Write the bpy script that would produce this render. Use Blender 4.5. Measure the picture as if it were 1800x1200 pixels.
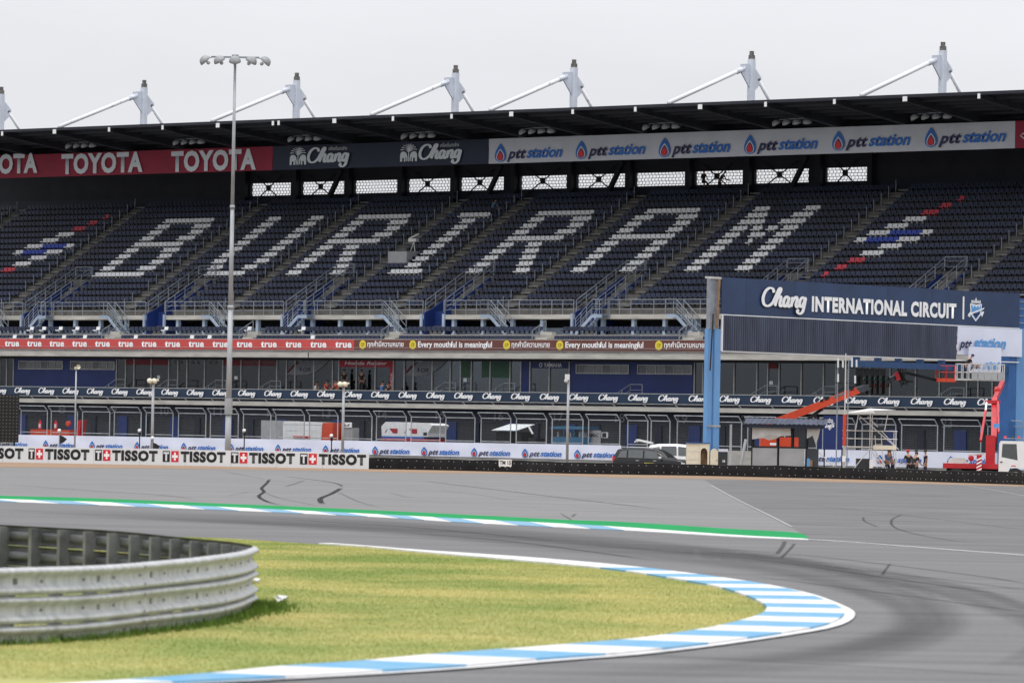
import bpy, bmesh, math, random
from mathutils import Matrix, Vector
random.seed(7)
sc = bpy.context.scene
for o in list(bpy.data.objects): bpy.data.objects.remove(o, do_unlink=True)
C = sc.collection
R = math.radians

# ---------------------------------------------------------------- camera
FPX = 8600.0; EYE = 2.55; ROLL = math.atan(.018); PITCH = math.atan(152.5/FPX)
cam_d = bpy.data.cameras.new('camera'); cam = bpy.data.objects.new('camera', cam_d); C.objects.link(cam)
cam_d.sensor_width = 36; cam_d.lens = FPX/1800*36; cam_d.clip_start = 1; cam_d.clip_end = 6000
cam.matrix_world = Matrix.Translation((0,0,EYE)) @ Matrix.Rotation(math.pi/2+PITCH,4,'X') @ Matrix.Rotation(ROLL,4,'Z')
cam_d.dof.use_dof = True; cam_d.dof.focus_distance = 310; cam_d.dof.aperture_fstop = 4.2
sc.camera = cam
# ---------------------------------------------------------------- sky, sun, exposure
SUN_EL, SUN_AZ = 70, 200          # azimuth clockwise from +Y
w = bpy.data.worlds.new('World'); sc.world = w; w.use_nodes = True
nt = w.node_tree; nt.nodes.clear()
N = lambda t: nt.nodes.new(t)
out = N('ShaderNodeOutputWorld'); bg = N('ShaderNodeBackground'); sky = N('ShaderNodeTexSky')
sky.sky_type = 'NISHITA'; sky.sun_disc = False; sky.sun_elevation = R(SUN_EL); sky.sun_rotation = R(SUN_AZ)
sky.air_density = 1.0; sky.dust_density = 4.0
hs = N('ShaderNodeHueSaturation'); hs.inputs['Saturation'].default_value = .25
mx = N('ShaderNodeMix'); mx.data_type = 'RGBA'; mx.inputs['Factor'].default_value = .86
tc = N('ShaderNodeTexCoord'); nz = N('ShaderNodeTexNoise'); nz.inputs['Scale'].default_value = 6.0; nz.inputs['Detail'].default_value = 5
mp = N('ShaderNodeMapping'); mp.inputs['Scale'].default_value = (1,1,4)
cr = N('ShaderNodeMapRange'); cr.inputs['From Min'].default_value = .25; cr.inputs['From Max'].default_value = .75
cr.inputs['To Min'].default_value = .91; cr.inputs['To Max'].default_value = 1.06
vm = N('ShaderNodeVectorMath'); vm.operation = 'SCALE'; vm.inputs[0].default_value = (8.5,8.62,9.0)
L = nt.links.new
L(tc.outputs['Generated'], mp.inputs['Vector']); L(mp.outputs['Vector'], nz.inputs['Vector']); L(nz.outputs['Fac'], cr.inputs['Value'])
sz = N('ShaderNodeSeparateXYZ'); zc = N('ShaderNodeMath'); zc.operation = 'MAXIMUM'; zc.inputs[1].default_value = 0
zm = N('ShaderNodeMath'); zm.operation = 'MULTIPLY_ADD'; zm.inputs[1].default_value = 1.3; zm.inputs[2].default_value = 1.0   # overcast sky: brighter overhead than at the horizon
zx = N('ShaderNodeMath'); zx.operation = 'MULTIPLY'
L(tc.outputs['Generated'], sz.inputs[0]); L(sz.outputs['Z'], zc.inputs[0]); L(zc.outputs[0], zm.inputs[0]); L(zm.outputs[0], zx.inputs[0]); L(cr.outputs['Result'], zx.inputs[1])
L(zx.outputs[0], vm.inputs['Scale'])
L(sky.outputs['Color'], hs.inputs['Color']); L(hs.outputs['Color'], mx.inputs['A']); L(vm.outputs['Vector'], mx.inputs['B'])
L(mx.outputs['Result'], bg.inputs['Color']); bg.inputs['Strength'].default_value = .1
L(bg.outputs['Background'], out.inputs['Surface'])
sd = bpy.data.lights.new('sun','SUN'); so = bpy.data.objects.new('sun', sd); C.objects.link(so)
sd.energy = 1.5; sd.angle = R(18); sd.color = (1,.96,.9)
az, el = R(SUN_AZ), R(SUN_EL)
sdir = Vector((math.sin(az)*math.cos(el), math.cos(az)*math.cos(el), math.sin(el)))
so.rotation_euler = sdir.to_track_quat('Z','Y').to_euler(); so.location = (0,0,80)
vs = sc.view_settings; vs.view_transform = 'Standard'; vs.look = 'None'; vs.exposure = 0.0; vs.gamma = 1; vs.use_curve_mapping = False

# ---------------------------------------------------------------- measuring helpers (survey of the place)
_ca, _sa = math.cos(ROLL), math.sin(ROLL)
def ray(x, v):
    dx, dv = x-900, v-600
    a = dx*_ca+dv*_sa; u = -(-dx*_sa+dv*_ca)/FPX
    return (a/FPX, math.cos(PITCH)-u*math.sin(PITCH), math.sin(PITCH)+u*math.cos(PITCH))
def G(x, v, z=0.0):
    d = ray(x, v); k = (z-EYE)/d[2]; return Vector((k*d[0], k*d[1], z))
def at(x, v, Y):
    d = ray(x, v); k = Y/d[1]; return Vector((k*d[0], Y, EYE+k*d[2]))
class Frame:
    def __init__(s, ox, oy, ang):
        s.o = (ox, oy); s.a = ang; s.c = math.cos(ang); s.s = math.sin(ang)
    def hit(s, x, v, y=0.0):
        d = ray(x, v); nx, ny = -s.s, s.c
        k = (y+s.o[0]*nx+s.o[1]*ny)/(d[0]*nx+d[1]*ny)
        X, Y, Z = k*d[0]-s.o[0], k*d[1]-s.o[1], EYE+k*d[2]
        return X*s.c+Y*s.s, Z
    def world(s, p):
        return Vector((s.o[0]+p[0]*s.c-p[1]*s.s, s.o[1]+p[0]*s.s+p[1]*s.c, p[2] if len(p) > 2 else 0))
    def px(s, p):
        q = s.world(p); d = Vector((q.x, q.y, q.z-EYE))
        fwd = d.y*math.cos(PITCH)+d.z*math.sin(PITCH); up = -d.y*math.sin(PITCH)+d.z*math.cos(PITCH)
        a = d.x/fwd*FPX; b = -up/fwd*FPX
        return 900+a*_ca-b*_sa, 600+a*_sa+b*_ca
TH = R(41.3)
ST = Frame(0, 352, -TH)            # grandstand frame: x along the facade, y into the stand
GA = Frame(11.8, 288, math.pi/2-TH)  # gantry frame: x across the straight towards the pits
WF = Frame(0, 0, 0)

# ---------------------------------------------------------------- materials
MAT = {}
def mat(name, col, rough=.6, metal=0, var=.12, scale=3.0, bump=0, spec=.4, stretch=None, col2=None, lo=.35, hi=.65, emit=None, detail=5):
    if name in MAT: return MAT[name]
    m = bpy.data.materials.new(name); m.use_nodes = True; t = m.node_tree; b = t.nodes['Principled BSDF']
    b.inputs['Roughness'].default_value = rough; b.inputs['Metallic'].default_value = metal
    b.inputs['Specular IOR Level'].default_value = spec
    c1 = tuple(col)+(1,)
    c2 = tuple(col2)+(1,) if col2 else tuple(max(0, c*(1-var*2)) for c in col)+(1,)
    n = t.nodes.new('ShaderNodeTexNoise'); n.inputs['Scale'].default_value = scale; n.inputs['Detail'].default_value = detail; n.inputs['Roughness'].default_value = .6
    tcn = t.nodes.new('ShaderNodeTexCoord'); mpn = t.nodes.new('ShaderNodeMapping')
    if stretch: mpn.inputs['Scale'].default_value = stretch
    t.links.new(tcn.outputs['Object'], mpn.inputs['Vector']); t.links.new(mpn.outputs['Vector'], n.inputs['Vector'])
    r = t.nodes.new('ShaderNodeValToRGB'); r.color_ramp.elements[0].position = lo; r.color_ramp.elements[1].position = hi
    r.color_ramp.elements[0].color = c2; r.color_ramp.elements[1].color = c1
    t.links.new(n.outputs['Fac'], r.inputs['Fac']); t.links.new(r.outputs['Color'], b.inputs['Base Color'])
    if bump:
        bp = t.nodes.new('ShaderNodeBump'); bp.inputs['Strength'].default_value = bump; bp.inputs['Distance'].default_value = .05
        t.links.new(n.outputs['Fac'], bp.inputs['Height']); t.links.new(bp.outputs['Normal'], b.inputs['Normal'])
    if emit:
        b.inputs['Emission Color'].default_value = tuple(emit[:3])+(1,); b.inputs['Emission Strength'].default_value = emit[3]
    MAT[name] = m; return m
mat('concrete', (.42,.40,.37), .85, var=.16, scale=1.2, stretch=(.4,1,1.6), bump=.15)
mat('slab', (.50,.48,.44), .8, var=.15, scale=.9, stretch=(.6,1,3), bump=.1)
mat('riser', (.13,.124,.115), .9, var=.2, scale=1.1)
mat('navy_plastic', (.017,.027,.068), .45, spec=.35, var=.3, scale=.35)
mat('white_plastic', (.72,.73,.74), .45, var=.05, scale=2)
mat('blue_plastic', (.01,.045,.36), .45, var=.1)
mat('red_plastic', (.50,.03,.06), .45, var=.1)
mat('blue_wall', (.012,.030,.15), .55, var=.15, scale=.4)
mat('blue_panel', (.012,.035,.17), .5, var=.15, scale=.5)
mat('step_grey', (.19,.185,.175), .85, var=.25, scale=1.5)
mat('beam_blue', (.018,.065,.18), .5, var=.15)
mat('navy_wall', (.012,.017,.04), .6, var=.2, scale=.6)
mat('dark', (.012,.013,.018), .7, var=.2)
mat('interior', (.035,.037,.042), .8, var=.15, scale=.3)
mat('roof_dark', (.022,.024,.035), .7, var=.2, scale=.5)
mat('roof_steel', (.040,.043,.055), .6, var=.2, scale=.5)
mat('steel_blue', (.34,.42,.53), .5, var=.12, scale=1.0)
mat('wire', (.10,.105,.11), .5, var=.1)
mat('rail_grey', (.30,.33,.37), .45, metal=.3, var=.15, scale=2)
mat('galv', (.44,.46,.48), .5, metal=.15, var=.18, scale=1.5, stretch=(1,1,.3))
mat('mast_white', (.62,.66,.74), .5, var=.07, scale=1.2)
mat('rod_white', (.74,.75,.77), .5, col2=(.30,.17,.10), scale=1.3, stretch=(1,1,1), lo=.26, hi=.37)
mat('cap_metal', (.22,.21,.19), .5, metal=.5, var=.3, scale=6)
mat('white_paint', (.80,.80,.80), .5, var=.04, scale=1)
mat('wall_white', (.68,.70,.73), .6, var=.05, scale=.7, stretch=(.3,1,2))
mat('black_paint', (.012,.012,.013), .5, var=.2)
mat('rubber', (.013,.013,.015), .62, var=.35, scale=.8, bump=.1, spec=.25)
mat('bolt', (.55,.55,.55), .4, metal=.4)
mat('ban_red', (.27,.009,.034), .6, var=.1, scale=.6, bump=.2)
mat('ban_navy', (.013,.020,.047), .6, var=.1, scale=.6, bump=.2)
mat('ban_white', (.52,.54,.58), .6, var=.05, scale=.5, bump=.25)
mat('ban_pit', (.72,.74,.86), .6, var=.04, scale=.5, bump=.3)
mat('ban_true', (.56,.07,.065), .55, var=.06, scale=.7)
mat('ban_cp', (.15,.050,.038), .55, var=.1, scale=.7)
mat('ban_chang', (.012,.032,.070), .5, var=.12, scale=.5)
mat('ink_white', (.84,.84,.85), .55, var=.02)
mat('ink_grey', (.62,.66,.68), .55, var=.03)
mat('ink_navy', (.015,.018,.075), .5, var=.05)
mat('ink_blue', (.015,.13,.46), .5, var=.05)
mat('ink_lblue', (.10,.32,.65), .5, var=.05)
mat('ink_red', (.62,.02,.035), .5, var=.05)
mat('ink_black', (.01,.01,.011), .5, var=.05)
mat('ink_yellow', (.72,.58,.05), .5, var=.05)
mat('ink_olive', (.30,.24,.02), .5, var=.05)
mat('ink_dim', (.16,.17,.19), .6, var=.1)
mat('shutter', (.055,.062,.072), .55, var=.15, scale=.8, metal=.1)
mat('mullion', (.42,.42,.41), .45, var=.12, metal=.2)
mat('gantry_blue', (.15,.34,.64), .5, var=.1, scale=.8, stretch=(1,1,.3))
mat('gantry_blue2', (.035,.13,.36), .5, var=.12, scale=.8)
mat('gantry_navy', (.022,.048,.120), .5, var=.14, scale=.5, bump=.2)
mat('corrugated', (.085,.100,.150), .5, var=.2, scale=.6, stretch=(3,1,.3), metal=.2)
mat('orange', (.62,.065,.022), .45, var=.08)
mat('crane_red', (.50,.022,.03), .4, var=.12)
mat('cream', (.76,.70,.55), .55, var=.06)
mat('plywood', (.33,.20,.11), .7, var=.25, scale=4)
mat('car_black', (.008,.009,.011), .22, var=.1, spec=.4)
mat('car_silver', (.55,.56,.58), .3, var=.05, spec=.6, metal=.2)
mat('car_white', (.78,.78,.78), .3, var=.03, spec=.5)
mat('tyre', (.014,.014,.015), .8, var=.2)
mat('glass_car', (.085,.095,.10), .08, var=.1, spec=.6)
mat('canvas', (.60,.60,.58), .8, var=.1, scale=2, bump=.4)
mat('panel_grey', (.36,.37,.38), .6, var=.1, scale=1)
mat('scaffold', (.62,.62,.60), .45, var=.1, metal=.2)
mat('lamp_shell', (.34,.35,.36), .5, var=.12, scale=3)
mat('lamp_cream', (.70,.66,.52), .5, var=.1)
mat('hi_yellow', (.75,.72,.04), .5, var=.05)
mat('skin', (.36,.20,.13), .6, var=.08)
mat('hair', (.014,.011,.01), .7, var=.2)
for n, c in dict(c_white=(.72,.72,.72), c_red=(.55,.02,.03), c_navy=(.014,.018,.05), c_black=(.014,.014,.016), c_blue=(.06,.16,.42), c_jean=(.03,.05,.11), c_teal=(.05,.16,.28)).items():
    mat(n, c, .8, var=.15, scale=8)
def glass_mat():
    m = bpy.data.materials.new('window_glass'); m.use_nodes = True; t = m.node_tree; t.nodes.clear()
    o = t.nodes.new('ShaderNodeOutputMaterial'); tr = t.nodes.new('ShaderNodeBsdfTransparent'); tr.inputs[0].default_value = (.40,.43,.45,1)
    gl = t.nodes.new('ShaderNodeBsdfGlossy'); gl.inputs['Roughness'].default_value = .06; gl.inputs[0].default_value = (.9,.95,1,1)
    fr = t.nodes.new('ShaderNodeFresnel'); fr.inputs[0].default_value = 1.5
    m2 = t.nodes.new('ShaderNodeMixShader')
    t.links.new(fr.outputs[0], m2.inputs[0]); t.links.new(tr.outputs[0], m2.inputs[1]); t.links.new(gl.outputs[0], m2.inputs[2]); t.links.new(m2.outputs[0], o.inputs[0])
    MAT['glass'] = m
glass_mat()

# ---------------------------------------------------------------- mesh helpers
class MB:
    def __init__(s, o=(0,0,0)): s.v = []; s.f = []; s.o = Vector(o)
    def add(s, vs, fs):
        n = len(s.v); s.v += [Vector(p)-s.o for p in vs]; s.f += [tuple(n+i for i in f) for f in fs]; return s
    def box(s, x0, x1, y0, y1, z0, z1):
        return s.add([(x0,y0,z0),(x1,y0,z0),(x1,y1,z0),(x0,y1,z0),(x0,y0,z1),(x1,y0,z1),(x1,y1,z1),(x0,y1,z1)],
                     [(0,3,2,1),(4,5,6,7),(0,1,5,4),(1,2,6,5),(2,3,7,6),(3,0,4,7)])
    def cbox(s, c, d, rz=0):
        m = Matrix.Rotation(rz,3,'Z'); c = Vector(c)
        P = [c+m@Vector((sx*d[0]/2, sy*d[1]/2, sz*d[2]/2)) for sz in (-1,1) for sx,sy in ((-1,-1),(1,-1),(1,1),(-1,1))]
        return s.add(P, [(0,3,2,1),(4,5,6,7),(0,1,5,4),(1,2,6,5),(2,3,7,6),(3,0,4,7)])
    def beam(s, a, b, wd, ht=None, up=(0,0,1)):
        a, b = Vector(a), Vector(b); ht = ht or wd; d = (b-a).normalized(); u = Vector(up)
        if abs(d.dot(u)) > .98: u = Vector((1,0,0))
        sd_ = d.cross(u).normalized()*wd/2; uu = sd_.cross(d).normalized()*ht/2
        P = [p+i*sd_+j*uu for p in (a,b) for i,j in ((-1,-1),(1,-1),(1,1),(-1,1))]
        return s.add(P, [(0,3,2,1),(4,5,6,7),(0,1,5,4),(1,2,6,5),(2,3,7,6),(3,0,4,7)])
    def tube(s, a, b, r, n=8, r2=None):
        a, b = Vector(a), Vector(b); r2 = r if r2 is None else r2; d = (b-a).normalized(); u = Vector((0,0,1)) if abs(d.z) < .95 else Vector((1,0,0))
        e1 = d.cross(u).normalized(); e2 = d.cross(e1)
        A = [2*math.pi*i/n for i in range(n)]
        P = [a+r*(math.cos(t)*e1+math.sin(t)*e2) for t in A]+[b+r2*(math.cos(t)*e1+math.sin(t)*e2) for t in A]
        return s.add(P, [(i,(i+1)%n,n+(i+1)%n,n+i) for i in range(n)]+[tuple(range(n))[::-1], tuple(range(n,2*n))])
    def path(s, pts, r, n=6):
        for a, b in zip(pts[:-1], pts[1:]): s.tube(a, b, r, n)
        return s
    def prism(s, poly, y0, y1, ax='y'):
        n = len(poly); f = {'y': lambda p,y: (p[0],y,p[1]), 'x': lambda p,y: (y,p[0],p[1]), 'z': lambda p,y: (p[0],p[1],y)}[ax]
        return s.add([f(p,y0) for p in poly]+[f(p,y1) for p in poly], [tuple(range(n)), tuple(range(2*n-1,n-1,-1))]+[(i,n+i,n+(i+1)%n,(i+1)%n) for i in range(n)])
    def sheet(s, A, B, close=False):
        n = len(A); return s.add(list(A)+list(B), [(i,i+1,n+i+1,n+i) for i in range(n-1)])
    def lathe(s, c, prof, n=12, ax=(0,0,1)):
        c = Vector(c); q = Vector((0,0,1)).rotation_difference(Vector(ax)); m = len(prof); P = []
        for i in range(n):
            t = 2*math.pi*i/n; P += [c+q@Vector((r*math.cos(t), r*math.sin(t), z)) for r,z in prof]
        return s.add(P, [(i*m+j, ((i+1)%n)*m+j, ((i+1)%n)*m+j+1, i*m+j+1) for i in range(n) for j in range(m-1)])
    def mesh(s, name, m, smooth=False, fix=True):
        me = bpy.data.meshes.new(name); me.from_pydata([tuple(p) for p in s.v], [], s.f)
        if fix:
            bm = bmesh.new(); bm.from_mesh(me); bmesh.ops.recalc_face_normals(bm, faces=bm.faces); bm.to_mesh(me); bm.free()
        if smooth:
            for p in me.polygons: p.use_smooth = True
        me.materials.append(MAT[m]); return me
    def build(s, name, m, parent=None, smooth=False, fix=True, frame=None):
        o = bpy.data.objects.new(name, s.mesh(name, m, smooth, fix)); C.objects.link(o)
        if parent: o.parent = parent
        elif frame: o.location = frame.world(tuple(s.o)); o.rotation_euler = (0,0,frame.a)
        else: o.location = s.o
        return o
def tag(o, label=None, cat=None, group=None, kind=None):
    for k, v_ in (('label',label),('category',cat),('group',group),('kind',kind)):
        if v_: o[k] = v_
    return o
def thing(name, label, cat, frame, org, rz=0, group=None):
    o = bpy.data.objects.new(name, None); C.objects.link(o); o.empty_display_size = .3
    o.location = frame.world(tuple(org)); o.rotation_euler = (0,0,frame.a+rz); tag(o, label, cat, group); return o
def inst(me, name, parent, loc=(0,0,0), rz=0, sc_=None):
    o = bpy.data.objects.new(name, me); C.objects.link(o); o.parent = parent; o.location = loc
    if rz: o.rotation_euler = (0,0,rz)
    if sc_: o.scale = sc_
    return o
# ---------------------------------------------------------------- lettering
TX = {}
def text_mesh(body, m, bold=0.0, shear=0.0, space=1.0):
    if bold > .03: space = max(space, 1+bold*2.2)
    k = (body, m, bold, shear, space)
    if k in TX: return TX[k]
    cu = bpy.data.curves.new('txt','FONT'); cu.body = body; cu.shear = shear; cu.offset = bold; cu.resolution_u = 3; cu.space_character = space
    o = bpy.data.objects.new('txt', cu); C.objects.link(o); bpy.context.view_layer.update()
    me = bpy.data.meshes.new_from_object(o.evaluated_get(bpy.context.evaluated_depsgraph_get()))
    bpy.data.objects.remove(o); bpy.data.curves.remove(cu)
    xs = [p.co.x for p in me.vertices]; ys = [p.co.y for p in me.vertices]
    x0, x1, y0, y1 = min(xs), max(xs), min(ys), max(ys)
    for p in me.vertices: p.co = ((p.co.x-x0)/(x1-x0), 0, (p.co.y-y0)/(y1-y0))
    me.materials.clear(); me.materials.append(MAT[m]); me.name = 'lettering'; TX[k] = me; return me
def text(body, m, parent, x0, x1, z0, z1, y, bold=.0, shear=0, name='lettering', space=1.0):
    return inst(text_mesh(body, m, bold, shear, space), name, parent, (x0,y,z0), 0, (x1-x0,1,z1-z0))
def crom(P, n=7):
    P = [Vector(p) for p in P]; Q = [2*P[0]-P[1]]+P+[2*P[-1]-P[-2]]; o_ = []
    for i in range(1, len(Q)-2):
        a, b, c, d = Q[i-1:i+3]
        for k in range(n):
            t = k/n; o_.append(.5*((2*b)+(c-a)*t+(2*a-5*b+4*c-d)*t*t+(3*b-3*c+d-a)*t**3))
    o_.append(P[-1]); return o_
def ribbon_mesh(strokes, m, wd=.13, key=None):
    mb = MB()
    for si, s_ in enumerate(strokes):
        pts = crom([(p[0],p[1],0) for p in s_]); A = []; B = []
        for i, p in enumerate(pts):
            d = (pts[min(i+1,len(pts)-1)]-pts[max(i-1,0)]).normalized(); n_ = Vector((-d.y, d.x, 0))
            k = wd*(.62+.5*abs(d.y))*(.55 if i in (0,len(pts)-1) else 1)/2
            dy = -.006*si-.0004*i; A.append((p.x+n_.x*k, dy, p.y+n_.y*k)); B.append((p.x-n_.x*k, dy, p.y-n_.y*k))
        mb.sheet(A, B)
    xs = [p.x for p in mb.v]; zs = [p.z for p in mb.v]
    x0, x1, z0, z1 = min(xs), max(xs), min(zs), max(zs)
    mb.v = [Vector(((p.x-x0)/(x1-x0), p.y, (p.z-z0)/(z1-z0))) for p in mb.v]
    return mb.mesh('lettering', m, fix=False)
CH = [[(.80,.74),(.74,.93),(.52,.98),(.27,.80),(.12,.45),(.16,.12),(.36,.0),(.58,.07),(.76,.24)],
      [(.74,.20),(.92,.55),(1.10,.92),(1.20,1.0),(1.22,.88),(1.05,.55),(.92,.22),(.86,.02)],
      [(.93,.26),(1.06,.48),(1.20,.56),(1.24,.44),(1.17,.16),(1.22,.02),(1.36,.12)],
      [(1.72,.46),(1.62,.56),(1.48,.46),(1.40,.22),(1.46,.03),(1.58,.08),(1.70,.34),(1.76,.54)],[(1.76,.56),(1.68,.16),(1.74,.02),(1.86,.12)],
      [(1.98,.56),(1.93,.28),(1.88,.02)],[(1.93,.24),(2.06,.48),(2.20,.56),(2.25,.44),(2.18,.16),(2.23,.02),(2.36,.12)],
      [(2.72,.46),(2.62,.56),(2.48,.46),(2.40,.22),(2.46,.05),(2.58,.10),(2.70,.34),(2.77,.54)],[(2.80,.58),(2.70,.10),(2.60,-.22),(2.42,-.34),(2.26,-.24),(2.34,-.10)]]
CHM = {}
def chang(m, parent, x0, x1, z0, z1, y):
    if m not in CHM: CHM[m] = ribbon_mesh(CH, m, .168)
    return inst(CHM[m], 'lettering', parent, (x0,y,z0), 0, (x1-x0,1,z1-z0))
def drop_poly(cx, cz, w_, h_, n=20):
    P = []
    for i in range(n):
        t = 2*math.pi*i/n; r = math.sin(t/2)
        P.append((cx+w_/2*math.sin(t)*r*1.3*-1, cz-h_*.5+h_*.5*(1+math.cos(t))))
    return P
def flat(poly, m, parent, y, name='emblem'):
    mb = MB(); mb.add([(p[0], y, p[1]) for p in poly], [tuple(range(len(poly)))]); return mb.build(name, m, parent, fix=False)
def flame(parent, x0, x1, z0, z1, y):
    cx, cz, w_, h_ = (x0+x1)/2, (z0+z1)/2, x1-x0, z1-z0
    flat(drop_poly(cx, cz, w_, h_), 'ink_blue', parent, y); flat(drop_poly(cx, z0+h_*.38, w_*.72, h_*.66), 'ink_grey', parent, y-.008)
    flat(drop_poly(cx, z0+h_*.35, w_*.58, h_*.56), 'ink_navy', parent, y-.016); flat(drop_poly(cx, z0+h_*.32, w_*.46, h_*.44), 'ink_red', parent, y-.024)
def ptt(parent, fr, org, y, xa, xb, xc, vt, vb, cut=None):
    """flame between px xa-xb, words from xb to xc, px rows vt (top of flame) to vb"""
    f_ = lambda x, v: (fr.hit(x, v, y)[0]-org[0], fr.hit(x, v, y)[1]-org[2])
    a, zt = f_(xa, vt); b, zb = f_(xb, vb); c_, _ = f_(xc, vb); yy = y-org[1]
    h = zt-zb
    flame(parent, a, b-.04*(b-a), zb, zt, yy)
    k = b+(c_-b)*.36
    text('ptt', 'ink_navy', parent, b+.05, k-.03, zb-.02*h, zb+.66*h, yy, .035, .35)
    text('station', 'ink_blue', parent, k, c_, zb+.16*h, zb+.74*h, yy, .03, .35)
# ================================================================ GROUND AND TRACK
def asphalt(name, base, var, stretch=(1,1,1), scale=.35, ang=0):
    m = bpy.data.materials.new(name); m.use_nodes = True; t = m.node_tree; b = t.nodes['Principled BSDF']; b.inputs['Roughness'].default_value = .85; b.inputs['Specular IOR Level'].default_value = .06
    tcn = t.nodes.new('ShaderNodeTexCoord'); mpn = t.nodes.new('ShaderNodeMapping'); mpn.inputs['Scale'].default_value = stretch; mpn.inputs['Rotation'].default_value = (0,0,ang)
    n1 = t.nodes.new('ShaderNodeTexNoise'); n1.inputs['Scale'].default_value = scale; n1.inputs['Detail'].default_value = 6
    n2 = t.nodes.new('ShaderNodeTexNoise'); n2.inputs['Scale'].default_value = 14; n2.inputs['Detail'].default_value = 3
    a = t.nodes.new('ShaderNodeMath'); a.operation = 'MULTIPLY_ADD'; a.inputs[1].default_value = .6
    t.links.new(tcn.outputs['Object'], mpn.inputs['Vector']); t.links.new(mpn.outputs['Vector'], n1.inputs['Vector']); t.links.new(tcn.outputs['Object'], n2.inputs['Vector'])
    t.links.new(n2.outputs['Fac'], a.inputs[0]); t.links.new(n1.outputs['Fac'], a.inputs[2])
    r = t.nodes.new('ShaderNodeValToRGB'); r.color_ramp.elements[0].position = .55; r.color_ramp.elements[1].position = 1.0
    r.color_ramp.elements[0].color = tuple(c*(1-var) for c in base)+(1,); r.color_ramp.elements[1].color = tuple(c*(1+var) for c in base)+(1,)
    t.links.new(a.outputs[0], r.inputs['Fac']); t.links.new(r.outputs['Color'], b.inputs['Base Color'])
    bp = t.nodes.new('ShaderNodeBump'); bp.inputs['Strength'].default_value = .3; bp.inputs['Distance'].default_value = .02
    t.links.new(n2.outputs['Fac'], bp.inputs['Height']); t.links.new(bp.outputs['Normal'], b.inputs['Normal']); MAT[name] = m
asphalt('asphalt_runoff', (.19,.187,.187), .22, (.25,2.2,1), .5, R(-28))
asphalt('asphalt_track', (.155,.153,.155), .20, (.12,2.6,1), .5, R(-38))
asphalt('asphalt_new', (.142,.14,.142), .24, (.5,1.2,1), .4, R(20))
def decal_mat(name, col, dens, scale=3.0, edge=.25):
    """rubber laid on asphalt: opacity fades across the strip (UV x) and breaks up with noise"""
    m = bpy.data.materials.new(name); m.use_nodes = True; t = m.node_tree; t.nodes.clear()
    o = t.nodes.new('ShaderNodeOutputMaterial'); d = t.nodes.new('ShaderNodeBsdfDiffuse'); d.inputs[0].default_value = tuple(col)+(1,)
    tr = t.nodes.new('ShaderNodeBsdfTransparent'); mxs = t.nodes.new('ShaderNodeMixShader')
    uv = t.nodes.new('ShaderNodeUVMap'); sp = t.nodes.new('ShaderNodeSeparateXYZ'); t.links.new(uv.outputs[0], sp.inputs[0])
    # 4u(1-u)
    s1 = t.nodes.new('ShaderNodeMath'); s1.operation = 'SUBTRACT'; s1.inputs[0].default_value = 1; t.links.new(sp.outputs[0], s1.inputs[1])
    s2 = t.nodes.new('ShaderNodeMath'); s2.operation = 'MULTIPLY'; t.links.new(sp.outputs[0], s2.inputs[0]); t.links.new(s1.outputs[0], s2.inputs[1])
    mr = t.nodes.new('ShaderNodeMapRange'); mr.interpolation_type = 'SMOOTHSTEP'; mr.inputs['From Max'].default_value = edge; t.links.new(s2.outputs[0], mr.inputs['Value'])
    # fade in and out along v
    s3 = t.nodes.new('ShaderNodeMath'); s3.operation = 'SUBTRACT'; s3.inputs[0].default_value = 1; t.links.new(sp.outputs[1], s3.inputs[1])
    s4 = t.nodes.new('ShaderNodeMath'); s4.operation = 'MULTIPLY'; t.links.new(sp.outputs[1], s4.inputs[0]); t.links.new(s3.outputs[0], s4.inputs[1])
    mr2 = t.nodes.new('ShaderNodeMapRange'); mr2.interpolation_type = 'SMOOTHSTEP'; mr2.inputs['From Max'].default_value = .12; t.links.new(s4.outputs[0], mr2.inputs['Value'])
    mpn = t.nodes.new('ShaderNodeMapping'); mpn.inputs['Scale'].default_value = (scale,scale*1.2,1); t.links.new(uv.outputs[0], mpn.inputs['Vector'])
    n = t.nodes.new('ShaderNodeTexNoise'); n.inputs['Scale'].default_value = 2; n.inputs['Detail'].default_value = 6; t.links.new(mpn.outputs['Vector'], n.inputs['Vector'])
    mr3 = t.nodes.new('ShaderNodeMapRange'); mr3.inputs['From Min'].default_value = .3; mr3.inputs['From Max'].default_value = .65; mr3.inputs['To Min'].default_value = .25; t.links.new(n.outputs['Fac'], mr3.inputs['Value'])
    p1 = t.nodes.new('ShaderNodeMath'); p1.operation = 'MULTIPLY'; t.links.new(mr.outputs[0], p1.inputs[0]); t.links.new(mr2.outputs[0], p1.inputs[1])
    p2 = t.nodes.new('ShaderNodeMath'); p2.operation = 'MULTIPLY'; t.links.new(p1.outputs[0], p2.inputs[0]); t.links.new(mr3.outputs[0], p2.inputs[1])
    p3 = t.nodes.new('ShaderNodeMath'); p3.operation = 'MULTIPLY'; p3.inputs[1].default_value = dens; t.links.new(p2.outputs[0], p3.inputs[0])
    t.links.new(p3.outputs[0], mxs.inputs[0]); t.links.new(tr.outputs[0], mxs.inputs[1]); t.links.new(d.outputs[0], mxs.inputs[2]); t.links.new(mxs.outputs[0], o.inputs[0])
    MAT[name] = m
decal_mat('rubber_line', (.045,.044,.046), .36, 1.1, .25)
decal_mat('skid_dark', (.03,.03,.032), .9, 6, .12)
decal_mat('skid_faint', (.05,.05,.052), .55, 6, .15)
mat('paint_white', (.64,.64,.64), .7, spec=.03, col2=(.44,.44,.44), scale=1.6, lo=.25, hi=.5)
mat('paint_blue', (.13,.32,.52), .7, spec=.03, col2=(.20,.36,.48), scale=2.4)
mat('paint_green', (.014,.27,.085), .7, spec=.03, var=.08, scale=.6)
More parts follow.
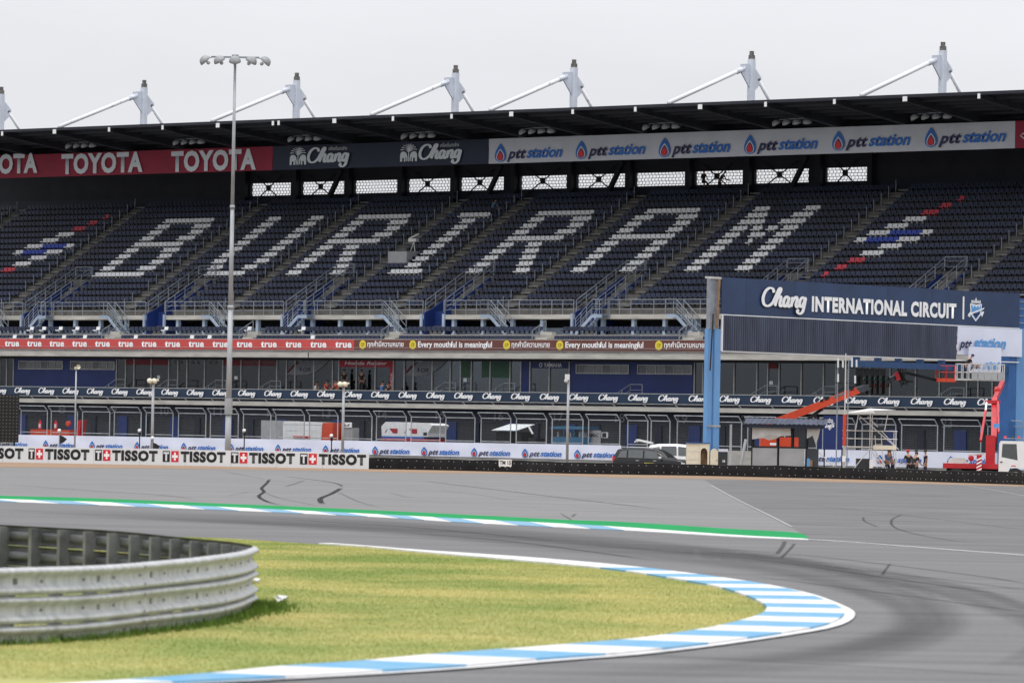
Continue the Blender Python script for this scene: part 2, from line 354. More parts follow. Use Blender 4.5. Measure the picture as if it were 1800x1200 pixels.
mat('gravel', (.36,.255,.175), .95, spec=.03, col2=(.22,.15,.105), scale=9, bump=.6, detail=8)
mat('soil_grass', (.40,.36,.13), .95, col2=(.19,.25,.055), scale=.55, stretch=(.45,.38,1), lo=.36, hi=.64, bump=.3)
def sheet_obj(name, A, B, z, m, parent=None, kind=None, uv=False):
    mb = MB(); A = [Vector((p[0],p[1],z)) for p in A]; B = [Vector((p[0],p[1],z)) for p in B]; mb.sheet(A, B)
    o = mb.build(name, m, parent, fix=False)
    for p in o.data.polygons:
        if p.normal.z < 0: o.data.flip_normals(); break
    if uv:
        n = len(A); lay = o.data.uv_layers.new(name='UVMap'); Ls = [0]
        for i in range(1, n): Ls.append(Ls[-1]+(A[i]-A[i-1]).length)
        for lp in o.data.loops:
            i = lp.vertex_index; lay.data[lp.index].uv = (0 if i < n else 1, Ls[i % n]/Ls[-1])
    if kind: o['kind'] = kind
    return o
def poly_obj(name, P, z, m, kind='structure', parent=None):
    me = bpy.data.meshes.new(name); bm = bmesh.new(); vs_ = [bm.verts.new((p[0],p[1],z)) for p in P]; f_ = bm.faces.new(vs_); f_.normal_update()
    if f_.normal.z < 0: f_.normal_flip()
    bmesh.ops.triangulate(bm, faces=bm.faces); bm.to_mesh(me); bm.free(); me.materials.append(MAT[m])
    o = bpy.data.objects.new(name, me); C.objects.link(o)
    if parent: o.parent = parent
    elif kind: o['kind'] = kind
    return o
ground = poly_obj('ground', [(-900,-300),(900,-300),(900,1500),(-900,1500)], 0, 'asphalt_runoff')
GX = lambda l: [G(*p) for p in l]
def resample(P, step):
    o_ = [P[0]]; acc = 0
    for a, b in zip(P[:-1], P[1:]):
        l = (b-a).length; t = step-acc
        while t < l: o_.append(a.lerp(b, t/l)); t += step
        acc = (acc+l) % step if l+acc >= step else acc+l
    return o_
farline = [(-400,868),(0,881.5),(175,888),(350,894.9),(500,901.3),(680,910),(805,918),(980,926.9),(1105,933),(1280,943.3),(1422,949),(1800,977),(2200,1009)]
P_ = GX(farline)
track = poly_obj('track', [(p.x,p.y) for p in P_]+[(30,20),(-60,20),(-60,160)], .004, 'asphalt_track')
pit_exit = poly_obj('pit_exit_road', [(p.x,p.y) for p in GX([(1238,843),(1300,879),(1390,925),(1424,947),(1800,975),(2200,1006),(2200,870),(1800,854),(1500,846)])], .004, 'asphalt_new')
racing = sheet_obj('racing_line', crom(GX([(-60,886),(0,888),(600,909),(1000,935),(1300,963),(1500,996),(1650,1045),(1715,1088),(1680,1128),(1520,1168),(1200,1202),(900,1222),(600,1235)])),
                   crom(GX([(-60,901),(0,903),(600,936),(1000,975),(1270,1003),(1430,1033),(1525,1060),(1552,1083),(1535,1102),(1430,1130),(1200,1157),(900,1184),(600,1203)])), .008, 'rubber_line', track, uv=True)
sheet_obj('racing_line', crom(GX([(1150,975),(1400,1000),(1600,1040),(1760,1090),(1800,1130),(1700,1180)])), crom(GX([(1150,960),(1400,978),(1650,1015),(1830,1065),(1890,1110),(1850,1190)])), .008, 'rubber_line', track, uv=True)
def stripe(name, pts, w0, m, parent, z=.008, uv=True, taper=False):
    c = [G(p.x,p.y) for p in crom([(p[0],p[1],0) for p in pts], 10)]; A, B = [], []
    for i, p in enumerate(c):
        d = (c[min(i+1,len(c)-1)]-c[max(i-1,0)]).normalized(); n_ = Vector((-d.y,d.x,0)); A.append(p+n_*w0/2); B.append(p-n_*w0/2)
    return sheet_obj(name, A, B, z, m, parent, uv=uv)
SK = [([(735,844),(800,852),(900,864),(1000,876),(1190,898)],.28,1),([(475,841),(468,850),(460,858),(464,864.5),(455,872),(466,880),(486,886),(513,890.5)],.40,1),
 ([(601,857),(583,867.4),(565,875),(563,880),(568,887)],.55,1),([(495,836.5),(534,841),(579,847),(598,852),(601,855.5)],.30,1),([(592,864),(632,882),(672,893)],.22,0),
 ([(390,827),(427,835),(462,841),(480,843)],.28,0),([(500,855.5),(518,850),(536,844)],.35,0),([(464,865.5),(495,876),(563,890)],.22,0),([(630,874),(800,884),(990,894)],.30,0),
 ([(920,893),(1000,897),(1095,901.5)],.25,0),([(685,866),(720,874),(760,876)],.25,0),([(770,861),(850,871),(905,880)],.22,0),([(0,851),(160,862),(280,870),(352,878)],.5,0),([(0,839),(200,846),(352,851)],.4,0),
 ([(60,857),(180,864),(330,872)],.4,0),([(1012,903),(1005,908)],.3,0),([(985,902),(1000,911),(1008,916)],.22,0),([(1590,902),(1567,915),(1582,931),(1660,948),(1780,960)],.28,0),([(1518,908),(1520,916),(1545,927)],.25,0),
 ([(400,871),(420,868),(440,864)],.2,0),([(1380,950),(1376,960),(1365,975)],.35,0),([(1398,954),(1388,966),(1372,982)],.25,0),([(1565,990),(1555,1004),(1550,1012)],.2,0),([(0,896),(200,905),(330,908)],.35,0),([(0,901),(190,906)],.25,0),
 ([(480,912),(700,925),(980,950)],.6,0),([(700,935),(900,952),(1150,985)],.5,0),([(1100,956),(1400,975),(1700,1010),(1830,1030)],.4,0),([(1000,955),(1300,980),(1560,1016),(1800,1050)],.35,0),([(1250,862),(1140,858),(1060,855)],.25,0)]
for pts, w0, k in SK: stripe('skid_mark', pts, w0*(.40 if k else .34), 'skid_dark' if k else 'skid_faint', ground if pts[0][1] < 900 else track, .010)
# paving joints
for v0, v1, xa, xb in ((829,836,0,900),(842,858,0,1100),(856,884,0,1250),(868,873,40,300),(834,846,900,1700),(862,892,700,1300),(905,938,0,900),(918,957,0,980),(1010,1080,1300,1830),(1150,1190,1100,1830),(885,935,1400,1830),(990,1040,1400,1830)):
    stripe('paving_joint', [(xa,v0),((xa+xb)/2,(v0+v1)/2-1.5),(xb,v1)], .10, 'skid_faint', ground if v0 < 900 else track, .009)
# white edge lines
mat('paint_worn', (.36,.36,.36), .7, spec=.03, col2=(.22,.22,.22), scale=1.5, lo=.3, hi=.6)
lines = stripe('edge_line', [(1418,947.6),(1500,953),(1650,964.5),(1800,975.8),(2100,999)], .14, 'paint_white', track, .012, uv=False)
stripe('edge_line', [(1250,853),(1300,880),(1345,902),(1392,926)], .09, 'paint_worn', ground, .012, uv=False)
stripe('edge_line', [(1675,850),(1740,860),(1830,877)], .10, 'paint_worn', ground, .012, uv=False)
# far kerb: green apron, then white and blue blocks
gt = [(-150,866),(0,871.3),(175,876.4),(350,883.8),(500,889.8),(680,898.2),(805,904.2),(980,913.2),(1105,918.2),(1280,929.5),(1382,935),(1412,939.5),(1421,947)]
gb = [(-150,872),(0,877.3),(175,882.6),(350,889.6),(500,896.4),(680,905),(805,911.6),(980,920.3),(1105,927.5),(1280,940),(1382,945.5),(1412,947),(1421,948)]
wb = [(-150,876.5),(0,881.5),(175,888),(350,894.9),(500,901.3),(680,910),(805,918),(980,926.9),(1105,932.6),(1280,943),(1382,947.6),(1412,948.8),(1421,949)]
kf = bpy.data.objects.new('kerb', None); C.objects.link(kf); kf.location = G(600,905); tag(kf, 'long green, white and blue kerb at the far edge of the track', 'kerb'); 
def to_local(par, pts): return [Vector((p.x-par.location.x, p.y-par.location.y, 0)) for p in pts]
A_, B_, D_ = crom(GX(gt),10), crom(GX(gb),10), crom(GX(wb),10)
sheet_obj('green_apron', to_local(kf, A_), to_local(kf, B_), .016, 'paint_green', kf)
def kerb_blocks(par, I, O, per, slant, z, m1='paint_white', m2='paint_blue', stop=None, phase=0, start=0):
    Ls = [0]
    for i in range(1, len(I)): Ls.append(Ls[-1]+(((I[i]+O[i])/2)-((I[i-1]+O[i-1])/2)).length)
    def samp(cv, s_):
        s_ = min(max(s_, 0), Ls[-1]-1e-4)
        for i in range(1, len(Ls)):
            if Ls[i] >= s_:
                k = (s_-Ls[i-1])/max(1e-6, Ls[i]-Ls[i-1]); return cv[i-1].lerp(cv[i], k)
    n_ = int(Ls[-1]/per)+1
    for k in range(n_):
        a, b = k*per, (k+1)*per
        if a >= Ls[-1]: break
        w1 = (k+phase) % 2 == 0 or (stop and a > stop*Ls[-1]) or a < start*Ls[-1]
        q = [i/5 for i in range(6)]
        Ia = [samp(I, a+(b-a)*t) for t in q]; Oa = [samp(O, a+(b-a)*t+slant) for t in q]
        mb = MB(); top = [Vector((p.x,p.y,z)) for p in Ia]; top2 = [Vector((p.x,p.y,z)) for p in Oa]
        mb.sheet(top, top2); mb.sheet([Vector((p.x,p.y,.001)) for p in Oa], top2); mb.sheet([Vector((p.x,p.y,.001)) for p in Ia], top)
        mb.build('kerb_block', m1 if w1 else m2, par)
mat('paint_blue_faded', (.22,.38,.52), .7, spec=.03, var=.1)
kerb_blocks(kf, to_local(kf, B_), to_local(kf, D_), 1.8, 1.2, .02, m2='paint_blue_faded', stop=.80)
# near kerb round the grass
KP = [((530,954),(560,957.5)),((633,961),(640,963)),((733,969),(740,972.5)),((900,980),(905,987)),((1000,987.5),(985,994)),((1133,1000),(1090,1005)),((1267,1016.7),(1190,1021)),((1356,1030),(1260,1034)),((1427,1045.5),(1311,1050)),
 ((1471,1061),(1335,1061)),((1498,1074),(1346,1069)),((1503,1083),(1347,1075)),((1493,1094),(1340,1082)),((1462,1105.5),(1320,1090)),((1400,1116.7),(1275,1102)),((1311,1130),(1200,1116)),((1222,1142),(1120,1127)),
 ((1111,1154.4),(1020,1136)),((1000,1162.5),(920,1144)),((833,1176.7),(760,1156)),((683,1186.7),(620,1169)),((533,1195),(490,1177.5)),((430,1200.5),(390,1188)),((250,1209),(230,1201)),((60,1218),(40,1213)),((-100,1228),(-120,1223))]
KO, KI = crom(GX([p[0] for p in KP]),8), crom(GX([p[1] for p in KP]),8)
kn = bpy.data.objects.new('kerb', None); C.objects.link(kn); kn.location = G(1420,1085); tag(kn, 'blue and white striped kerb curving round the grass at the inside of the bend', 'kerb')
KO_d = resample(KO, .05); KI = resample(KI, .25); pr = []; j0 = 0
for i, p in enumerate(KI):
    d = (KI[min(i+4,len(KI)-1)]-KI[max(i-4,0)]).normalized(); n_ = Vector((d.y,-d.x,0)) * (-1)
    best = min(range(j0, min(j0+160,len(KO_d))), key=lambda j: abs((KO_d[j]-p).dot(d))+(10 if (KO_d[j]-p).length > 5 else 0)); j0 = best; pr.append(KO_d[best])
for _ in range(5): pr = [pr[0]]+[(pr[i-1]+2*pr[i]+pr[i+1])/4 for i in range(1,len(pr)-1)]+[pr[-1]]
KO = pr
KM = [i.lerp(o_, .88) for i, o_ in zip(KI, KO)]
kerb_blocks(kn, to_local(kn, KI), to_local(kn, KM), 1.75, 0, .05, start=.22)
sheet_obj('white_edge', to_local(kn, KM), to_local(kn, KO), .026, 'paint_white', kn)
# gravel strip in front of the barrier
gs = [(-60,810.5,819.5),(0,811.5,820.7),(175,815,822),(350,818,823.6),(600,823,827.5),(760,825,831),(900,827.5,832.5),(1000,831,836),(1100,833,839.5),(1240,836.5,841.5),(1450,841,846.5),(1600,845,849.5),(1700,848,852),(1830,852.5,855.5)]
gv = sheet_obj('gravel_strip', crom([G(x,a-2.5) for x,a,b in gs],12), [p+Vector((0, random.uniform(-1.0,1.0),0)) for p in crom([G(x,b) for x,a,b in gs],12)], .006, 'gravel', kind='structure')
# grass infield
GL = [p for p in KI]
grass = poly_obj('infield_ground', [(p.x,p.y) for p in GL]+[(-60,30),(-60,130)]+[(p.x,p.y) for p in GX([(-300,930),(380,946),(450,950)])], .014, 'soil_grass')
# guardrail: three W beams looping round
RH = .87
near_t = [(-160,1003),(0,998.6),(139,994.4),(278,984.7),(361,978),(417,969),(444,960.5)]
far_t = [(439,957.5),(389,950),(333,944.4),(222,934.7),(111,927),(0,921),(-160,913)]
RP = crom([G(x,v,RH) for x,v in near_t[:-1]]+[G(445,961,RH), G(446,959,RH)]+[G(x,v,RH) for x,v in far_t], 6)
# even spacing
RP = resample(RP, .25)
for _ in range(6): RP = [RP[0]]+[(RP[i-1]+RP[i]*2+RP[i+1])/4 for i in range(1,len(RP)-1)]+[RP[-1]]
gr = bpy.data.objects.new('guardrail', None); C.objects.link(gr); gr.location = (RP[0].x+4, RP[0].y+6, 0); tag(gr, 'weathered three-beam steel guardrail looping round on the grass', 'guardrail')
mat('rail_steel', (.52,.53,.54), .55, metal=.25, col2=(.33,.335,.34), scale=4.0, stretch=(2.2,2.2,.35), lo=.30, hi=.6, bump=.15)
mat('rail_shaded_dirty', (.15,.155,.165), .5, metal=.3, col2=(.06,.062,.066), scale=2.5, stretch=(.5,.5,2), lo=.35, hi=.62)  # beam backs: shade put into the colour of a darker, dirtier steel
mat('rail_dark', (.20,.207,.215), .5, metal=.4, var=.25, scale=3)
def nrm(i):
    d = (RP[min(i+1,len(RP)-1)]-RP[max(i-1,0)]).normalized(); return Vector((d.y,-d.x,0))   # outwards
prof = [(0,.0),(.05,.015),(.078,.035),(.080,.055),(.055,.082),(.008,.108),(0,.125),(0,.190),(.008,.207),(.055,.233),(.080,.260),(.078,.280),(.05,.300),(0,.315)]
for k, zb in enumerate((RH-.315, RH-.64, RH-.965)):
    mb = MB(gr.location); n = len(prof); vs_ = []
    for i, p in enumerate(RP):
        q = nrm(i); vs_ += [Vector((p.x, p.y, 0))+q*(a+.004*math.sin(i*.7+k))+Vector((0,0,zb+b+.006*math.sin(i*.23+k))) for a, b in prof]
    mb.add(vs_, [(i*n+j,(i+1)*n+j,(i+1)*n+j+1,i*n+j+1) for i in range(len(RP)-1) for j in range(n-1)])
    bmo = mb.build('rail_beam', 'rail_steel', gr, smooth=True, fix=False)
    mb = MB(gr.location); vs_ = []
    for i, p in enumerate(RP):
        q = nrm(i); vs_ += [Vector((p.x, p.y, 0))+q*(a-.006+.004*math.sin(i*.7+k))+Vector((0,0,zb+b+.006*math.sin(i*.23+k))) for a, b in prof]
    mb.add(vs_, [(i*n+j,(i+1)*n+j,(i+1)*n+j+1,i*n+j+1) for i in range(len(RP)-1) for j in range(n-1)]); mb.build('rail_back', 'rail_shaded_dirty', bmo, smooth=True, fix=False)
bolt = MB().lathe((0,0,0), [(0,.012),(.016,.010),(.02,0)], 6, (0,-1,0)).mesh('bolt','rail_dark')
bk = 0
for i in range(4, len(RP)-2):
    L4 = i*.25
    q = nrm(i); p = Vector((RP[i].x,RP[i].y,0))
    if i % 4 == 0:
        mb = MB(gr.location); c = p-q*.11
        d = Vector((-q.y,q.x,0))
        mb.beam(c+Vector((0,0,-.1)), c+Vector((0,0,RH-.03)), .10, .14, up=tuple(q)); mb.build('post', 'rail_dark', gr)
        for zz in (RH-.16, RH-.48, RH-.80):
            mb = MB(gr.location); mb.beam(p-q*.05+Vector((0,0,zz)), p-q*.001+Vector((0,0,zz)), .09, .17); mb.build('spacer', 'rail_dark', gr)
    if i % 4 == 2 and bk < 300:
        for zz in (RH-.157, RH-.482, RH-.807):
            o = inst(bolt, 'bolt', gr, p+q*.012+Vector((0,0,zz))-gr.location, math.atan2(q.y,q.x)+math.pi/2); bk += 1
    if i % 16 == 6:       # lap splice
        for zz in (RH-.315, RH-.64, RH-.965):
            for dz in (.055,.26):
                inst(bolt, 'bolt', gr, p+q*.078+Vector((0,0,zz+dz))-gr.location, math.atan2(q.y,q.x)+math.pi/2)
# grass blades (nobody could count them)
import numpy as np
rng = np.random.default_rng(3)
def inside(poly, X, Y):
    r = np.zeros(len(X), bool); j = len(poly)-1
    for i in range(len(poly)):
        xi, yi = poly[i]; xj, yj = poly[j]
        c = ((yi > Y) != (yj > Y)) & (X < (xj-xi)*(Y-yi)/((yj-yi) if yj != yi else 1e-9)+xi); r ^= c; j = i
    return r
gpoly = [(p.x,p.y) for p in GL]+[(-60,30),(-60,130)]+[(p.x,p.y) for p in GX([(-300,930),(380,946),(450,950)])]
mat('grass_blade', (.47,.43,.16), .8, col2=(.25,.305,.085), scale=.55, stretch=(.45,.38,1), lo=.36, hi=.64, spec=.04)
mat('grass_tall', (.12,.20,.03), .8, col2=(.07,.12,.02), scale=2, spec=.15)
def blades(name, X, Y, h0, h1, wd, m, label, parent_kind='stuff'):
    n = len(X); a = rng.uniform(0, 2*np.pi, n); h = rng.uniform(h0, h1, n); lx = rng.normal(0, .5, n)*h; ly = rng.normal(0, .5, n)*h
    V = np.empty((n,3,3)); V[:,0] = np.c_[X-np.cos(a)*wd/2, Y-np.sin(a)*wd/2, np.full(n,.012)]; V[:,1] = np.c_[X+np.cos(a)*wd/2, Y+np.sin(a)*wd/2, np.full(n,.012)]; V[:,2] = np.c_[X+lx, Y+ly, h+.012]
    me = bpy.data.meshes.new(name); me.vertices.add(3*n); me.vertices.foreach_set('co', V.ravel().astype(np.float32)); me.loops.add(3*n); me.loops.foreach_set('vertex_index', np.arange(3*n, dtype=np.int32))
    me.polygons.add(n); me.polygons.foreach_set('loop_start', np.arange(0,3*n,3, dtype=np.int32)); me.polygons.foreach_set('loop_total', np.full(n,3, dtype=np.int32)); me.update(); me.validate()
    me.materials.append(MAT[m]); o = bpy.data.objects.new(name, me); C.objects.link(o); tag(o, label, 'grass', kind='stuff'); return o
X = rng.uniform(-11,7,900000); Y = rng.uniform(48,116,900000)
ok = inside(gpoly, X, Y) & (np.abs(X/Y) < .112); X, Y = X[ok], Y[ok]
blades('mown_grass', X, Y, .008, .022, .013, 'grass_blade', 'short mown yellow green grass on the infield')
tx, ty = [], []
for i in range(0, len(RP)):
    q = nrm(i); k = 60 if RP[i].y < 78 else 25
    d = np.abs(rng.normal(0,.16,k)); s_ = rng.uniform(-.13,.13,k); keep = d < .6
    tx += list((RP[i].x+q.x*(d-.06)-q.y*s_)[keep]); ty += list((RP[i].y+q.y*(d-.06)+q.x*s_)[keep])
ce = G(455,1072); tx += list(ce.x+rng.normal(0,.20,1500)); ty += list(ce.y+rng.normal(0,1.0,1500))
blades('tall_grass', np.array(tx), np.array(ty), .03, .13, .02, 'grass_tall', 'longer green grass growing along the foot of the guardrail')
# litter
def litter(px, v, lab):
    c = G(px, v); mb = MB(c)
    P = [c+Vector((random.uniform(-.11,.11), random.uniform(-.3,.3), random.uniform(.015,.10))) for _ in range(12)]
    mb.add(P, [(0,1,2),(2,3,4),(4,5,6),(6,7,0),(1,5,3),(8,9,10),(10,11,8),(9,2,6),(3,8,7)])
    tag(mb.build('plastic_litter', 'white_paint'), lab, 'litter', 'litter on the grass')
litter(494, 1058, 'crumpled white scrap of plastic lying on the open grass'); litter(447, 1026, 'small white scrap of plastic beside the guardrail end')
# ================================================================ GRANDSTAND
T0, T1 = -84, 58
gs_ = thing('grandstand', 'long roofed grandstand with navy seats above the pit garages', 'grandstand', ST, (0,0,0))
S = lambda x, v, q: ST.hit(x, v, q)
def vis(t, q, z, m=70):
    x, v = ST.px((t,q,z)); return -m < x < 1800+m
def part(mb, name, m, smooth=False): return mb.build(name, m, gs_, smooth)
# --- tier rows
NR = 18; SP = .473; Q0, TR, Z0, RI = 6.7, .875, 11.76, .52      # seat row spacing; Z0 = middle of the seats
rowq = lambda i: Q0+TR*i
rowz = lambda i: Z0-.40+RI*i            # tread level
VOM = [-56.13,-42.02,-26.99,-12.55,2.26, 17.3, 31.2]
VW = .95
def prof_full(i0):
    P = [(rowq(i0)-.42, 9.0 if i0 else 10.5)]
    for i in range(i0, NR):
        P += [(rowq(i)-.42, rowz(i)), (rowq(i)+TR-.42, rowz(i))]
    P += [(rowq(NR)+1.2, rowz(NR-1)), (rowq(NR)+1.2, 9.0)]
    return P
cuts = [T0]+[x for v in VOM for x in (v-VW, v+VW)]+[T1]
mb = MB()
for k in range(len(cuts)-1):
    P = prof_full(5 if k % 2 else 0)
    n = len(P); mb.add([(cuts[k],)+p for p in P]+[(cuts[k+1],)+p for p in P], [(i,i+1,n+i+1,n+i) for i in range(n-1)]+[tuple(range(n)), tuple(range(2*n-1,n-1,-1))])
part(mb, 'seating_tier', 'riser')
# front walkway slab with light edge, between the stair wells
for k in range(0, len(cuts)-1, 2):
    part(MB().box(cuts[k]+.02, cuts[k+1]-.02, 5.35, 6.27, 10.56, 10.89), 'walkway_slab', 'slab')
# concourse
part(MB().box(T0, T1, 2.35, 9.1, 9.0, 9.35), 'concourse_floor', 'concrete')
part(MB().box(T0, T1, 8.6, 8.8, 9.351, 10.49), 'concourse_wall', 'interior')
part(MB().box(T0, T1, 6.9, 7.05, 9.351, 9.95), 'concourse_dado', 'steel_blue')
col = MB().box(-.13,.13,5.5,5.8,9.35,10.558).mesh('column','steel_blue')
t = -60.0
while t < 46:
    if min(abs(t-v) for v in VOM) > 1.4: inst(col, 'column', gs_, (t,0,0))
    t += 2.9
# lower two rows
part(MB().prism([(0.28,7.93),(0.28,8.62),(1.25,8.62),(1.25,9.30),(2.349,9.30),(2.349,7.93)], T0, T1, 'x'), 'lower_tier', 'concrete')
# --- seats
sm = MB()
sm.prism([(.14,.02),(.20,.02),(.25,.24),(.235,.31),(.19,.31)], -.20, .20, 'x')          # back
sm.add([(-.19,-.22,.045),(.19,-.22,.045),(.20,.17,.0),(-.20,.17,.0),(-.18,-.23,-.03),(.18,-.23,-.03)], [(0,1,2,3),(4,5,1,0),(4,0,3),(5,2,1)])
sm.box(-.04,.04,-.02,.12,-.16,.0)
SEAT = {m: sm.mesh('seat', m) for m in ('navy_plastic','white_plastic','blue_plastic','red_plastic')}
FONT = {
 'B': {0:[(0,11)],1:[(0,2),(9,12)],2:[(0,2),(10,12)],3:[(0,2),(10,12)],4:[(0,2),(9,12)],5:[(0,11)],6:[(0,2),(9,12)],7:[(0,2),(10,12)],8:[(0,2),(9,12)],9:[(0,11)]},
 'U': {0:[(2,10)],1:[(1,3),(9,11)],**{r:[(0,2),(10,12)] for r in range(2,10)}},
 'R': {0:[(0,2),(10,12)],1:[(0,2),(9,11)],2:[(0,2),(8,10)],3:[(0,2),(7,9)],4:[(0,2),(6,8)],5:[(0,11)],6:[(0,2),(9,12)],7:[(0,2),(10,12)],8:[(0,2),(9,12)],9:[(0,11)]},
 'I': {0:[(0,6)],**{r:[(2,4)] for r in range(1,9)},9:[(0,6)]},
 'A': {**{r:[(0,2),(10,12)] for r in (0,1,2,3,4,6,7)},5:[(0,12)],8:[(0,3),(9,12)],9:[(1,11)]},
 'M': {**{r:[(0,2),(10,12)] for r in (0,1,2,3)},4:[(0,2),(6,6),(10,12)],5:[(0,2),(5,7),(10,12)],6:[(0,2),(4,5),(7,8),(10,12)],7:[(0,4),(8,12)],8:[(0,3),(9,12)],9:[(0,2),(10,12)]}}
BOLT = [[('r',1,1)],[('r',2,3)],[('r',3,5)],[('w',4,7)],[('w',6,9)],[('w',0,1),('b',2,7),('w',8,11)],[('w',1,4),('b',5,10),('w',11,12)],[('w',3,6)],[('w',5,8)],[('r',7,9)],[('r',9,10)],[('r',11,11)]]
color = {}
for ch, t0 in zip('BURIRAM', (-54.75,-43.15,-32.95,-22.25,-14.35,-3.80,7.10)):
    for r, runs in FONT[ch].items():
        for a, b in runs:
            for c in range(a, b+1): color[(r+5, round((t0+SP*c)/SP))] = 'w'
for t0, r0 in ((-72.6,4),(19.6,4)):
    t0 = {-72.6: S(31,441,rowq(9))[0]-SP*0.5, 19.6: S(1508,424,rowq(9))[0]}[t0]
    for r, runs in enumerate(BOLT):
        for cl, a, b in runs:
            for c in range(a, b+1): color[(r+r0, round((t0+SP*c)/SP))] = cl
AIS = [-75.0,-60.6,-46.3,-35.05,-24.4,-17.65,-6.25,4.85,18.6,33.75,48]
seats = []
for i in range(NR):
    for k in range(int(T0/SP), int(T1/SP)):
        t = k*SP; c = color.get((i,k))
        if not vis(t, rowq(i), rowz(i)): continue
        if not c and min(abs(t-a) for a in AIS) < .70: continue
        if i < 5 and min(abs(t-v) for v in VOM) < 1.35: continue
        seats.append((t, rowq(i)+.06, rowz(i)+.30, c or 'n', i))
FST = [S(x,590,1.5)[0] for x in (205,447,697,963,1222)]
w1 = [S(x,590,.8)[0] for x in (20,50,73,111,142,181,233,334,366,549)]; w2 = [S(x,577,1.7)[0] for x in (48,70,101,131,170,285,435,531)]
for qq, zz, ww in ((.82,8.93,w1),(1.78,9.61,w2)):
    for k in range(int(T0/SP), int(T1/SP)):
        t = k*SP
        if not vis(t, qq, zz) or min(abs(t-a) for a in FST) < .85: continue
        seats.append((t, qq+.06, zz, 'w' if min(abs(t-a) for a in ww) < SP*.5 else 'n', -1))
NAME = {'n':'navy_plastic','w':'white_plastic','b':'blue_plastic','r':'red_plastic'}
navy = [s for s in seats if s[3] == 'n']; navy.sort(key=lambda s: ST.world(s[:3]).y)
whit = [s for s in seats if s[3] == 'w']; whit.sort(key=lambda s: ST.world(s[:3]).y)
solo = [s for s in seats if s[3] in 'br']+whit[:300]+navy[:300]
for s in solo: inst(SEAT[NAME[s[3]]], {'n':'navy_seat','w':'white_seat','b':'blue_seat','r':'red_seat'}[s[3]], gs_, s[:3])
def merged(lst, name, m):
    if not lst: return
    base = [tuple(v.co) for v in SEAT[m].vertices]; fc = [tuple(p.vertices) for p in SEAT[m].polygons]; V = []; Fs = []
    for s in lst:
        n = len(V); V += [(x+s[0], y+s[1], z+s[2]) for x,y,z in base]; Fs += [tuple(n+i for i in f) for f in fc]
    me = bpy.data.meshes.new(name); me.from_pydata(V, [], Fs); me.materials.append(MAT[m]); o = bpy.data.objects.new(name, me); C.objects.link(o); o.parent = gs_; o['kind'] = 'stuff'
merged(navy[300:], 'navy_seats', 'navy_plastic'); merged(whit[300:], 'white_seats', 'white_plastic')
# --- aisle steps, posts
stp = MB().box(-.42,.50,-.42,.02,.14,.25).mesh('aisle_step','step_grey'); pst = MB().tube((0,0,0),(0,0,.95),.028,6).mesh('handrail_post','rail_grey')
for a in AIS:
    for i in range(NR):
        if not vis(a, rowq(i), rowz(i), 30): continue
        inst(stp, 'aisle_step', gs_, (a, rowq(i)+TR-.42, rowz(i)))
        if i % 3 != 2 or i > 3: inst(pst, 'handrail_post', gs_, (a-.66, rowq(i)+.1, rowz(i)))
# --- stair wells
def rail(p0, p1, h=1.06, n=None, name='railing', mids=(.35,.70), m='rail_grey', r=.026):
    p0, p1 = Vector(p0), Vector(p1); l = (p1-p0).length; n = n or max(1, round(l/1.2)); mb = MB()
    for i in range(n+1):
        p = p0.lerp(p1, i/n); mb.beam(p, p+Vector((0,0,h)), r*1.9, r*1.9)
    for z in mids+(1.0,): mb.tube(p0+Vector((0,0,h*z)), p1+Vector((0,0,h*z)), r*(1.15 if z == 1 else .8), 6)
    return part(mb, name, m)
for v in VOM:
    if not -62 < v < 40: continue
    for sx in (-1, 1):
        x0 = v+sx*(VW-.10); x1 = v+sx*(VW+.04)
        part(MB().prism([(5.36,9.36),(5.36,11.05),(6.2,11.35),(11.0,14.05),(11.0,13.2),(6.6,9.36)], min(x0,x1), max(x0,x1), 'x'), 'stairwell_wall', 'blue_panel')
        part(MB().box(v+sx*(VW+.17)-.10, v+sx*(VW+.17)+.10, 5.2, 5.34, 9.35, 10.95), 'stairwell_jamb', 'steel_blue')
        rail((v+sx*(VW-.03), 5.5, 11.0), (v+sx*(VW-.03), 11.0, 14.0), .95, 5)
    rail((v-VW, 11.1, rowz(5)), (v+VW, 11.1, rowz(5)), 1.05, 1)
    for k in range(11):
        q = 5.9+k*.42; z = 9.36+k*.36
        part(MB().box(v-VW+.11, v+VW-.11, q, q+.44, z, z+.36), 'stair_step', 'step_grey')
    part(MB().box(v-VW+.1, v+VW-.1, 6.5, 6.58, 9.36, 11.2), 'stairwell_gate', 'blue_panel')
